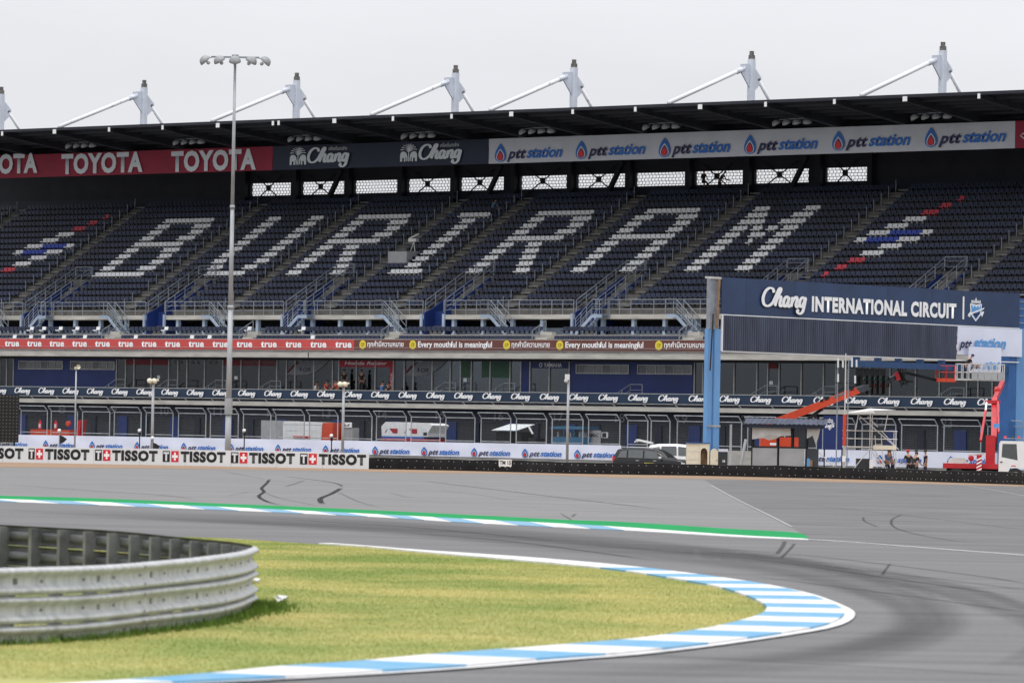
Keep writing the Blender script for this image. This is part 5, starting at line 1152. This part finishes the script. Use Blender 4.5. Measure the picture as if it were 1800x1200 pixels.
# crane truck with work basket
KY = 272.5; ct, o = wthing('crane_truck', 'white cab truck with red deck and folded red loader crane', 'truck', 1740, KY, R(-5))
V4 = lambda x, v, Y=KY: Vector((at(x,v,Y).x-o.x, Y-KY, at(x,v,Y).z))
cx0 = V4(1755,800).x; zr_ = V4(1790,775).z
cab = MB().prism([(cx0,.55),(cx0,1.0),(cx0+.03,zr_-.15),(cx0+.12,zr_),(cx0+1.35,zr_),(cx0+1.5,zr_-.2),(cx0+1.95,1.25),(cx0+2.02,1.15),(cx0+2.05,.5),(cx0+1.6,.5),(cx0+1.5,.85),(cx0+.65,.85),(cx0+.5,.55)],-1.05,1.05).build('cab','car_white',ct)
for y in (-1.052,1.052): MB().add([(cx0+.16,y,1.45),(cx0+1.05,y,1.28),(cx0+.98,y,zr_-.16),(cx0+.2,y,zr_-.16)],[(0,1,2,3)]).build('side_window','glass_car',cab); MB().box(cx0+.08,cx0+.22,y-.02,y+.02,1.15,1.2).build('door_handle','dark',cab); MB().box(cx0+.7,cx0+.95,y-.008,y+.008,.95,1.0).build('marking','ink_red',cab)
MB().add([(cx0+1.42,-.95,zr_-.12),(cx0+1.42,.95,zr_-.12),(cx0+1.96,.98,1.3),(cx0+1.96,-.98,1.3)],[(0,1,2,3)]).build('windscreen','glass_car',cab); MB().box(cx0+.3,cx0+1.4,-.5,.5,zr_+.12,zr_+.16).build('light_bar','rail_grey',cab)
for x in (.35,.75,1.1): MB().lathe((cx0+x,-.4,zr_+.16),[(0,.12),(.07,.1),(.09,0)],10).build('beacon','ink_red' if x != .75 else 'black_paint',cab,True)
MB().box(cx0+1.9,cx0+2.08,-.95,-.6,.7,.95).build('headlight','ink_grey',cab)
dx0 = V4(1658,800).x; MB().box(dx0,cx0-.02,-1.05,1.05,.78,1.05).build('deck','crane_red',ct); MB().box(dx0+.2,cx0,-.4,.4,.45,.779).build('chassis','dark',ct)
for x in (dx0+.75,cx0+.95): 
    for y in (-.9,.9): wheel(ct,(x,y,.42),.42,.28)
MB().prism([(dx0+.3,1.05),(dx0+.3,1.25),(dx0+.45,1.36),(dx0+1.2,1.36),(dx0+1.4,1.05)],-.9,.3).build('tarpaulin','canvas',ct); MB().lathe((dx0+1.55,-.9,1.35),[(0,.05),(.14,.03),(.17,-.05),(0,-.08)],10,(0,-1,0)).build('winch_drum','crane_red',ct); MB().beam((dx0+1.4,-.3,1.5),(dx0+2.3,-.2,1.62),.1,.1).build('stowed_tube','scaffold',ct)
ox_ = V4(1721,800).x; og_ = MB().box(ox_-.14,ox_+.14,-1.35,-1.1,.35,1.55).build('outrigger','crane_red',ct); MB().box(ox_-.17,ox_+.17,-1.4,-1.06,.0,.35).build('outrigger_foot','crane_red',og_)
for k in range(4): MB().add([(ox_-.14,-1.353,.6+.2*k),(ox_+.14,-1.353,.75+.2*k),(ox_+.14,-1.353,.83+.2*k),(ox_-.14,-1.353,.68+.2*k)],[(0,1,2,3)]).build('warning_stripe','ink_white',og_)
xk = V4(1741,790).x; MB().box(xk-.26,xk+.26,-.3,.3,1.05,V4(1741,765).z).build('crane_column','crane_red',ct)
MB().beam(V4(1747,772)+Vector((0,-.1,0)),V4(1733,703,278),.32,.34).build('crane_boom','crane_red',ct); MB().beam(V4(1752,760)+Vector((.1,-.3,0)),V4(1742,705,277),.10,.12).build('ram','crane_red',ct); MB().beam(V4(1727,775)+Vector((-.1,-.3,0)),V4(1723,722,276),.12,.14).build('ram','crane_red',ct); MB().tube(V4(1723,722,276),V4(1722,706,277),.06,8).build('ram_rod','white_paint',ct); MB().tube(V4(1744,722,276.4),V4(1742,706,277),.06,8).build('ram_rod','white_paint',ct)
MB().beam(V4(1719,706,277),V4(1746,706,277),.2,.18).build('boom_yoke','crane_red',ct); MB().beam(V4(1733,703,278),V4(1729,672,285),.24,.26).build('crane_boom','crane_red',ct); MB().lathe(V4(1730,686,281),[(0,.2),(.2,.15),(.25,0),(.2,-.15),(0,-.2)],10,(1,0,0)).build('knuckle','crane_red',ct); MB().box(V4(1746,748).x,V4(1756,748).x,-.42,-.36,V4(1750,752).z,V4(1750,744).z).build('maker_plate','ink_lblue',ct)
BY = 287; wb_ = MB(); wz0, wz1 = V4(1720,668,BY).z, V4(1720,640,BY).z; wx0, wx1 = V4(1681,655,BY).x, V4(1764,650,BY).x; yb = BY-KY
bas = thing('work_basket', 'grey caged work basket held up under the gantry by the red crane', 'basket', WF, (o.x,BY,0)); wx0 += 0
f_ = MB(); 
for k in range(9):
    x = wx0+(wx1-wx0)*k/8
    for y in (-.5,.5): f_.beam((x,y,wz0),(x,y,wz1),.05,.05)
for z in (wz0,wz0+.45,wz1):
    for y in (-.5,.5): f_.beam((wx0,y,z),(wx1,y,z),.05,.05)
    for x in (wx0,wx1): f_.beam((x,-.5,z),(x,.5,z),.05,.05)
f_.build('basket_frame','scaffold',bas); MB().box(wx0+.03,wx1-.03,-.47,.47,wz0+.03,wz0+.08).build('basket_floor','panel_grey',bas)
xm_ = V4(1706,655,BY).x
for k in range(5): MB().box(xm_+(wx1-xm_)*k/5+.02,xm_+(wx1-xm_)*(k+1)/5-.02,-.54,-.53,wz0+.02,wz0+.48).build('toe_panel','panel_grey',bas)
# scaffold stand with canopy
SY = 281.5; sf, o = wthing('scaffold_stand', 'pale tubular scaffold stand with a white peaked canopy behind the barrier', 'scaffold', 1530, SY)
V5 = lambda x, v, y=0: Vector((at(x,v,SY+y).x-o.x, y, at(x,v,SY+y).z)); X5 = lambda x: V5(x,780).x; Z5 = lambda v: V5(1530,v).z
def stube(pts, r=.03, m='scaffold', name='tube'): MB().path(pts, r, 6).build(name, m, sf)
for x in (1486,1532.5,1575): 
    for y in (0,1.6): stube([(X5(x),y,0),(X5(x),y,Z5(757 if x != 1532.5 else 727))], .032, name='standard')
for v in (757,771,785.5):
    for y in (0,1.6): stube([(X5(1484),y,Z5(v)),(X5(1577),y,Z5(v))], .03, name='ledger')
for x in (1486,1532.5,1575):
    for v in (757,785.5): stube([(X5(x),0,Z5(v)),(X5(x),1.6,Z5(v))], .03, name='transom')
stube([V5(1511,731),V5(1580,790)],.03,name='brace'); stube([V5(1525,732),V5(1543,750)],.03,name='brace'); stube([V5(1550,758),V5(1573,783)],.03,name='brace'); stube([V5(1502,822),V5(1529,788)],.03,name='brace'); stube([V5(1529,788),V5(1553,823)],.03,name='brace'); stube([V5(1537,790),V5(1558,824)],.03,name='brace'); stube([V5(1440,795),V5(1466,820)],.03,name='brace')
for x in (1538,1549): stube([V5(x,765),V5(x+4,824)],.025,name='ladder_rail')
for k in range(6): stube([V5(1539+k*.7,772+k*9),V5(1550+k*.7,772+k*9)],.02,name='ladder_rung')
stube([V5(1509,727),V5(1504,756)],.03,name='canopy_leg'); stube([V5(1561,725),V5(1555,756)],.03,name='canopy_leg')
MB().add([V5(1487,725.5,-.6),V5(1535,721,-1.0),V5(1576,720,-.2),V5(1530,718,1.6),V5(1528,717.5,.3)],[(0,1,4),(1,2,4),(2,3,4),(3,0,4)]).build('canopy','white_paint',sf); MB().add([V5(1487,725.5,-.6),V5(1535,721,-1.0),V5(1539,726,-1.0),V5(1490,725.9,-.6)],[(0,1,2,3)]).build('canopy_valance','white_paint',sf)
for k in range(3): MB().box(X5(1484),X5(1530),.05+.52*k,.53+.52*k,Z5(787.5),Z5(786.2)).build('deck_board','canvas',sf)
MB().box(X5(1535),X5(1575),-.05,-.02,Z5(789.5),Z5(782)).build('toe_board','cream',sf)
MB().tube((X5(1483.5),-.3,Z5(784)),(X5(1483.5),-.3,Z5(729)),.10,10).build('pole_sleeve','orange',sf); MB().tube((X5(1483.5),-.3,0),(X5(1483.5),-.3,Z5(622)),.035,8).build('tall_pole','scaffold',sf); MB().box(X5(1480),X5(1486),-.42,-.38,Z5(812),Z5(802)).build('pole_label','ink_white',sf)
MB().box(X5(1508),X5(1531),.5,1.5,.0,Z5(806)).build('equipment_cover','shutter',sf); MB().box(X5(1529),X5(1535),-.1,.2,0,Z5(808)).build('white_box','white_paint',sf)
# rack of white marker tubes
mr_, o = wthing('marker_rack', 'tall dark rack holding white vertical marker tubes beside the orange boom', 'rack', 1488, 293)
V6 = lambda x, v: Vector((at(x,v,293).x-o.x, 0, at(x,v,293).z))
for x in (1470,1489): MB().tube((V6(x,800).x,0,0),(V6(x,800).x,0,V6(x,632).z),.04,6).build('upright','rail_grey',mr_)
for v in (646,673): MB().beam(V6(1469,v),V6(1508,v),.05,.06).build('shelf','dark',mr_)
for x, va, vb in ((1473,629,646),(1481.5,633.5,646),(1497.5,628,645),(1505.5,632,645),(1473,657,671),(1503,660,673.5)): MB().tube(V6(x,va)+Vector((0,-.06,0)),V6(x,vb)+Vector((0,-.06,0)),.055,8).build('marker_tube','white_plastic',mr_)
# emblem board
eb, o = wthing('emblem_board', 'dark blue hoarding with a white crest left of the scaffold stand', 'board', 1458, 296)
V7 = lambda x, v: Vector((at(x,v,296).x-o.x, 0, at(x,v,296).z)); MB().box(V7(1447,760).x,V7(1482,760).x,0,.06,V7(1460,790).z,V7(1460,730).z).build('panel','blue_wall',eb); crest(eb, V7(1450,745).x, V7(1467,745).x, V7(1458,756).z, V7(1458,734).z, -.02, 'ink_white', 'blue_wall', 'ink_white')
for x in (1449,1480): MB().box(V7(x,800).x-.04,V7(x,800).x+.04,.01,.06,0,V7(1460,790).z).build('leg','dark',eb)
# ================================================================ BOXES AND CARTS IN THE PIT LANE
PY_ = -6.5
def pthing(name, label, cat, x): t = ST.hit(x,770,PY_)[0]; return thing(name, label, cat, ST, (t,PY_,0)), (lambda xx: ST.hit(xx,770,PY_)[0]-t), (lambda v, xx=x: ST.hit(xx,v,PY_)[1])
p, X, Z = pthing('tent_trailer', 'white covered trailer with red and blue bands behind the fence', 'trailer', 730)
a, b = X(686), X(768); zt = Z(742); MB().prism([(a,Z(767)),(a-.05,Z(750)),(a+.35,zt),(b,zt-.05),(b+.35,Z(747)),(b-.05,Z(760)),(b-.05,Z(767))],-.9,.9).build('cover','white_plastic',p); MB().box(a,b-.4,-.92,.92,Z(770.5),Z(767)).build('blue_band','ink_blue',p); MB().box(a,b-.1,-.92,.92,Z(775),Z(770.6)).build('red_band','crane_red',p); MB().box(a+.1,b-.2,-.8,.8,.35,Z(775)).build('chassis','dark',p)
for x in (X(688)+.08, X(722)+.08):
    MB().add([(x+.55,-.91,Z(753.5)),(x+1.35,-.91,Z(753.5)),(x+1.35,-.91,Z(762)),(x+.9,-.91,Z(762))],[(0,1,2,3)]).build('logo_panel','sign_honda',p); MB().add([(x+.1,-.91,Z(761)),(x+.3,-.91,Z(755)),(x+.38,-.91,Z(755)),(x+.2,-.91,Z(761))],[(0,1,2,3)]).build('logo_mark','ink_navy',p)
for x in (X(700),X(752)): wheel(p,(x,-.75,.36),.36,.2)
MB().prism([(X(757),Z(767)),(X(757),Z(757)),(X(759),Z(753)),(X(764),Z(753)),(X(767),Z(757)),(X(767),Z(767))],-.94,-.905).build('end_door','ink_grey',p); MB().box(X(760),X(766),-.96,-.941,Z(764.5),Z(759.5)).build('door_window','ink_black',p)
p, X, Z = pthing('transport_box', 'grey and white box unit with orange end behind the fence', 'box', 555)
MB().box(X(472),X(512),-.8,.9,.2,Z(740)).build('grey_section','panel_grey',p); MB().prism([(X(512),.2),(X(511),Z(745)),(X(513),Z(741)),(X(580),Z(742)),(X(577),.2)],-.85,.9).build('white_section','white_plastic',p); MB().prism([(X(578),.2),(X(581),Z(742.5)),(X(600),Z(742)),(X(595),.2)],-.86,.9).build('orange_end','orange',p); MB().box(X(530),X(560),-.9,-.851,Z(770),Z(766.5)).build('red_strip','crane_red',p)
for a, b in ((517,537),(549,573)): MB().box(X(a),X(b),-.862,-.851,Z(758),Z(755)).build('faded_marking','ink_grey',p)
MB().box(X(512),X(579),-.858,-.8505,Z(747),Z(746)).build('seam','panel_grey',p)
p, X, Z = pthing('notice_stand', 'grey stand with a small white notice beside the orange box end', 'sign', 612)
MB().box(X(603),X(621),-.1,.6,0,Z(751.5)).build('cabinet','panel_grey',p); MB().box(X(604),X(620),-.16,-.1,Z(751),Z(742)).build('notice','ink_white',p); MB().add([(X(607),-.17,Z(749)),(X(609),-.17,Z(745)),(X(611),-.17,Z(749))],[(0,1,2)]).build('notice_print','ink_navy',p); text('off','ink_black',p,X(611.5),X(617),Z(749),Z(745),-.17,.02,.3)
p, X, Z = pthing('covered_cart', 'black cart with a tilted white awning behind the fence', 'cart', 912)
mb = MB(); mb.add([(X(880),-1.0,Z(756.5)),(X(924),-1.0,Z(756.5)),(X(930),.6,Z(745)),(X(886),.6,Z(745))],[(0,1,2,3)]); mb.add([(X(880),-1.0,Z(757.2)),(X(924),-1.0,Z(757.2)),(X(930),.6,Z(745.7)),(X(886),.6,Z(745.7))],[(3,2,1,0)]); mb.build('awning','ink_grey',p); [MB().beam((X(x),y,.6),(X(x)+(.25 if y > 0 else 0),y,Z(757 if y < 0 else 747)),.05,.05).build('awning_leg','rail_grey',p) for x in (883,922) for y in (-.55,.45)]
MB().box(X(882),X(926),-.6,.7,.3,Z(759)).build('body','black_paint',p); MB().tube((X(936),-.4,Z(750)),(X(943),-.4,Z(762)),.07,8).build('arm','white_plastic',p); MB().tube((X(943),-.4,Z(762)),(X(951),-.4,Z(768)),.04,8).build('arm','dark',p); MB().box(X(938),X(952),-.6,.4,.3,Z(769)).build('engine','dark',p)
for x in (890,918,945): wheel(p,(X(x),-.62,.25),.25,.15)
p, X, Z = pthing('passenger_cart', 'teal roofed passenger cart parked behind the fence', 'cart', 1010)
MB().prism([(X(980),Z(754)),(X(984),Z(750)),(X(1000),Z(749)),(X(1040),Z(749)),(X(1038),Z(754))],-.85,.85).build('roof','c_teal',p); MB().box(X(982),X(1036),-.8,.8,.35,Z(768)).build('body','c_teal',p)
for x in (984,1004,1022,1034): MB().beam((X(x),-.78,Z(768)),(X(x),-.78,Z(754)),.05,.05).build('roof_post','c_teal',p)
for x in (990,1012,1028): MB().box(X(x)-.05,X(x)+.07,-.6,.6,Z(770),Z(759)).build('seat_back','panel_grey',p)
for x in (990,1030): wheel(p,(X(x),-.7,.3),.3,.2)
p, X, Z = pthing('pit_board', 'grey hoarding with dark team lettering at the garage behind the fence', 'board', 1045)
MB().box(X(1024),X(1052),.2,.26,.8,Z(756)).build('panel','panel_grey',p); text('PRAMAC','ink_black',p,X(1024.5),X(1049),Z(768),Z(761),.19,.015); MB().box(X(1054),X(1064),.2,.3,Z(769),Z(759)).build('window_frame','ink_grey',p); MB().box(X(1055.5),X(1062.5),.19,.199,Z(768),Z(760)).build('window','ink_black',p)
for x in (1027,1050): MB().box(X(x)-.04,X(x)+.04,.21,.27,0,.8).build('leg','dark',p)
p, X, Z = pthing('low_loader', 'orange low vehicle with red and white markers behind the fence at left', 'vehicle', 100)
MB().box(X(65),X(133),-.7,.7,.4,Z(755)).build('deck','orange',p); MB().prism([(X(136),.5),(X(141),Z(738)),(X(147),Z(737)),(X(143),.5)],-.3,.3).build('ramp','crane_red',p)
for x in (81.5,109): c_ = X(x); MB().prism([(c_-.16,Z(755)),(c_-.16,Z(744)),(c_,Z(738)),(c_+.16,Z(744)),(c_+.16,Z(755))],-.72,-.66).build('marker','ink_red',p); MB().box(c_-.1,c_+.1,-.74,-.721,Z(752),Z(745)).build('marker_face','ink_grey',p)
MB().lathe((X(127.5),-.5,Z(744)),[(0,.1),(.2,.08),(.22,-.1),(0,-.12)],10,(0,-1,0)).build('drum','orange',p)
for x in (72,100,126): wheel(p,(X(x),-.65,.28),.28,.2)
# ================================================================ PEOPLE
LM = {}
def limb_mesh(segs, name, m, par, sub=1, key=None):
    if (key, name) in LM:
        m2 = LM[(key, name)].copy(); m2.materials.clear(); m2.materials.append(MAT[m]); ob = bpy.data.objects.new(name, m2); C.objects.link(ob); ob.parent = par; return ob
    return limb_new(segs, name, m, par, sub, key)
def limb_new(segs, name, m, par, sub, key):
    """segs: list of (points, radii) chains sharing their first point; grown with the Skin modifier"""
    V, E, Rr = [], [], []; idx = {}
    for pts, rad in segs:
        last = None
        for p, r in zip(pts, rad):
            k = tuple(round(c, 4) for c in p)
            if k not in idx: idx[k] = len(V); V.append(p); Rr.append(r)
            if last is not None: E.append((last, idx[k]))
            last = idx[k]
    me = bpy.data.meshes.new(name); me.from_pydata(V, E, []); o = bpy.data.objects.new(name, me); C.objects.link(o)
    sk = o.modifiers.new('s','SKIN'); sk.use_smooth_shade = True
    for i, sv in enumerate(me.skin_vertices[0].data): sv.radius = (Rr[i], Rr[i]*.85); sv.use_root = (i == 0)
    ss = o.modifiers.new('u','SUBSURF'); ss.levels = sub; ss.render_levels = sub
    bpy.context.view_layer.update(); m2 = bpy.data.meshes.new_from_object(o.evaluated_get(bpy.context.evaluated_depsgraph_get())); bpy.data.objects.remove(o)
    LM[(key, name)] = m2; m2.materials.clear(); m2.materials.append(MAT[m]); m2.name = name; ob = bpy.data.objects.new(name, m2); C.objects.link(ob); ob.parent = par; return ob
def person(pos, rz, label, shirt, pants, pose='stand', cap=None, group=None, hairm='hair'):
    o = bpy.data.objects.new('person', None); C.objects.link(o); o.location = pos; o.rotation_euler = (0,0,rz); tag(o, label, 'person', group)
    ln = {'stand':0,'lean':.22,'bend':.62,'sit':.05}[pose]; hip = Vector((0,0,.90 if pose != 'sit' else .48)); up = Vector((0,-math.sin(ln),math.cos(ln)))
    ch = hip+up*.34; sh = hip+up*.52; nk = hip+up*.60; hd = hip+up*.74+Vector((0,-.02,0)); tp = hip+up*.84
    segs = [([hip, hip+up*.17, ch, sh, nk, hd, tp],[.125,.12,.135,.11,.05,.088,.07])]; sg2 = [([hip, hip+up*.17, ch, sh],[.14,.135,.15,.12])]; sg3 = [([hip+up*.06,hip],[.13,.14])]; hands = []
    for s in (-1, 1):
        S_ = sh+Vector((s*.17,0,-.02)); bend_ = {'stand':(.05,-.02),'lean':(.04,-.28),'bend':(.05,-.30),'sit':(.03,-.2)}[pose]
        El = S_+Vector((s*.05,bend_[1]*.4,-.27)); Wr = El+Vector((-s*.02 if s > 0 else .06, bend_[1]-.06, -.21 if pose == 'stand' else -.12)); Hn = Wr+(Wr-El).normalized()*.09
        segs.append(([sh,S_,El,Wr,Hn],[.11,.055,.042,.030,.034])); sg2.append(([sh,S_,S_.lerp(El,.6)],[.12,.075,.062])); hands.append((Wr,Hn,s))
        hp_ = hip+Vector((s*.09,0,-.05))
        if pose == 'sit': kn = hp_+Vector((s*.03,-.42,.0)); an = kn+Vector((0,.0,-.40))
        else: kn = hp_+Vector((s*.02,-.04 if s > 0 else .02,-.40)); an = kn+Vector((0,.03,-.40))
        an.z = max(an.z, .07); ft = an+Vector((s*.02,-.16,-.03))
        segs.append(([hip,hp_,kn,an,ft],[.125,.085,.058,.042,.040])); sg3.append(([hip,hp_,kn,an+Vector((0,0,.03))],[.14,.10,.073,.062]))
    b_ = limb_mesh(segs,'body','skin',o,key=pose); limb_mesh(sg2,'shirt',shirt,o,key=pose); limb_mesh(sg3,'trousers',pants,o,key=pose)
    fm = MB()
    for Wr, Hn, s in hands:
        d = (Hn-Wr).normalized(); sd_ = d.cross(Vector((0,1,0))).normalized() if abs(d.y) < .9 else Vector((1,0,0))
        for k, l in enumerate((.062,.075,.078,.070)):
            a = Hn+d*.02+sd_*(k-1.5)*.018; m_ = a+d*l*.55+Vector((0,-.008,0)); fm.tube(a,m_,.009,6,.008); fm.tube(m_,m_+d*l*.45+Vector((0,-.018,0)),.008,6,.006)
        fm.tube(Hn-d*.03+sd_*.03,Hn+d*.02+sd_*.058,.011,6,.008)
    fm.build('fingers','skin',o,True)
    q = (tp-nk).normalized(); MB().lathe(hd+q*.03,[(.0,.118),(.05,.108),(.085,.07),(.098,.02),(.094,-.02)],12,tuple((q+Vector((0,.25,0))).normalized())).build('cap' if cap else 'hair', cap or hairm, o, True)
    if cap: MB().prism([(-.07,0),(.07,0),(.05,-.09),(-.05,-.09)],0,.015,'z').build('cap_peak',cap,o).location = hd+Vector((0,-.085,.055))
    MB().lathe(hd+Vector((0,-.095,-.01)),[(0,.02),(.016,0),(.02,-.03)],6,(0,-1,0)).build('nose','skin',o)
    for s in (-1,1): MB().lathe(hd+Vector((s*.035,-.083,.02)),[(0,.006),(.012,0)],6,(0,-1,0)).build('eye','ink_black',o); MB().lathe(hd+Vector((s*.088,0,0)),[(0,.01),(.022,.006),(.026,-.01)],8,(s,0,0)).build('ear','skin',o)
    MB().box(hd.x-.025,hd.x+.025,hd.y-.09,hd.y-.08,hd.z-.053,hd.z-.045).build('mouth','ink_red',o)
    return o
def pw_(x, v, Y, hgt=1.73): p = at(x, v, Y); return Vector((p.x, p.y, 0))
def on_balcony(x, vhead, q, pose_h=1.72): t, z = ST.hit(x, vhead, q); p = ST.world((t,q,0)); p.z = z-pose_h; return p
person(pw_(1560,800,282.6), R(20), 'person in dark cap and blue top under the scaffold ladder', 'c_blue','c_navy','lean','c_navy'); person(pw_(1569.5,800,282.8), R(-70), 'person in white shirt and dark trousers under the scaffold', 'c_white','c_navy','lean')
person(pw_(1598,800,277), R(200), 'person in black shirt and red cap turned away by the barrier', 'c_black','c_black','lean','c_red'); person(pw_(1605,800,276), R(150), 'stooping person in black seen from behind by the barrier', 'c_black','c_black','bend')
person(pw_(1611,800,279), R(-60), 'person in pale shirt facing the group behind the barrier', 'c_white','c_navy','stand'); person(pw_(1627,800,277.5), R(-80), 'person in navy shirt with red sleeve standing by the crane truck', 'c_navy','c_navy','stand')
person(on_balcony(554,671,.9), R(60), 'person in white shirt leaning on the lower balcony rail', 'c_white','c_white','lean'); person(on_balcony(573,668.5,.9), R(30), 'person in red shirt on the lower balcony next to the white shirt', 'c_red','c_black','lean'); person(on_balcony(592,667,.9), R(-20), 'person in red shirt on the lower balcony nearest the red lounge sign', 'c_red','c_black','lean')
person(on_balcony(605,650,1.9), R(10), 'person in black standing higher up in front of the lounge glass', 'c_black','c_navy','stand'); person(on_balcony(636,651,1.9), R(-10), 'person in black seen against the lounge below the red sign', 'c_black','c_black','stand')
person(on_balcony(663,673,.9), R(120), 'seated person in dark clothes on the lower balcony', 'c_black','c_black','sit'); person(on_balcony(671,670,.9), R(150), 'person in light blue shirt on the lower balcony', 'c_blue','c_jean','lean'); person(on_balcony(681,671.5,.9), R(30), 'person in dark shirt beside the light blue shirt on the balcony', 'c_black','c_black','lean')
person(ST.world((S(866,380,rowq(14))[0], rowq(14)-.1, rowz(14))), R(140), 'person in teal shirt bending over seats high in the stand', 'c_teal','c_navy','bend')
person(on_balcony(1237,304.5,QB-.6,1.1), R(20), 'dark figure sitting in the rear window opening of the stand', 'c_black','c_black','sit'); person(on_balcony(1265,306,QB-.6,1.4), R(60), 'dark figure crouching by the brace in the rear window opening', 'c_black','c_black','bend')
person(Vector((at(1693,634,288).x, 287, at(1693,668,288).z-.1)), R(100), 'worker in dark clothes standing in the grey work basket', 'c_black','c_navy','bend','c_navy')
tc_ = thing('camera_tripod', 'video camera on a tripod behind the grey screen in the seats', 'camera', ST, (cx,cy,cz)); camr.o = Vector((cx,cy,cz)); camr.v = [p-camr.o for p in camr.v]; camr.build('camera','scaffold',tc_)
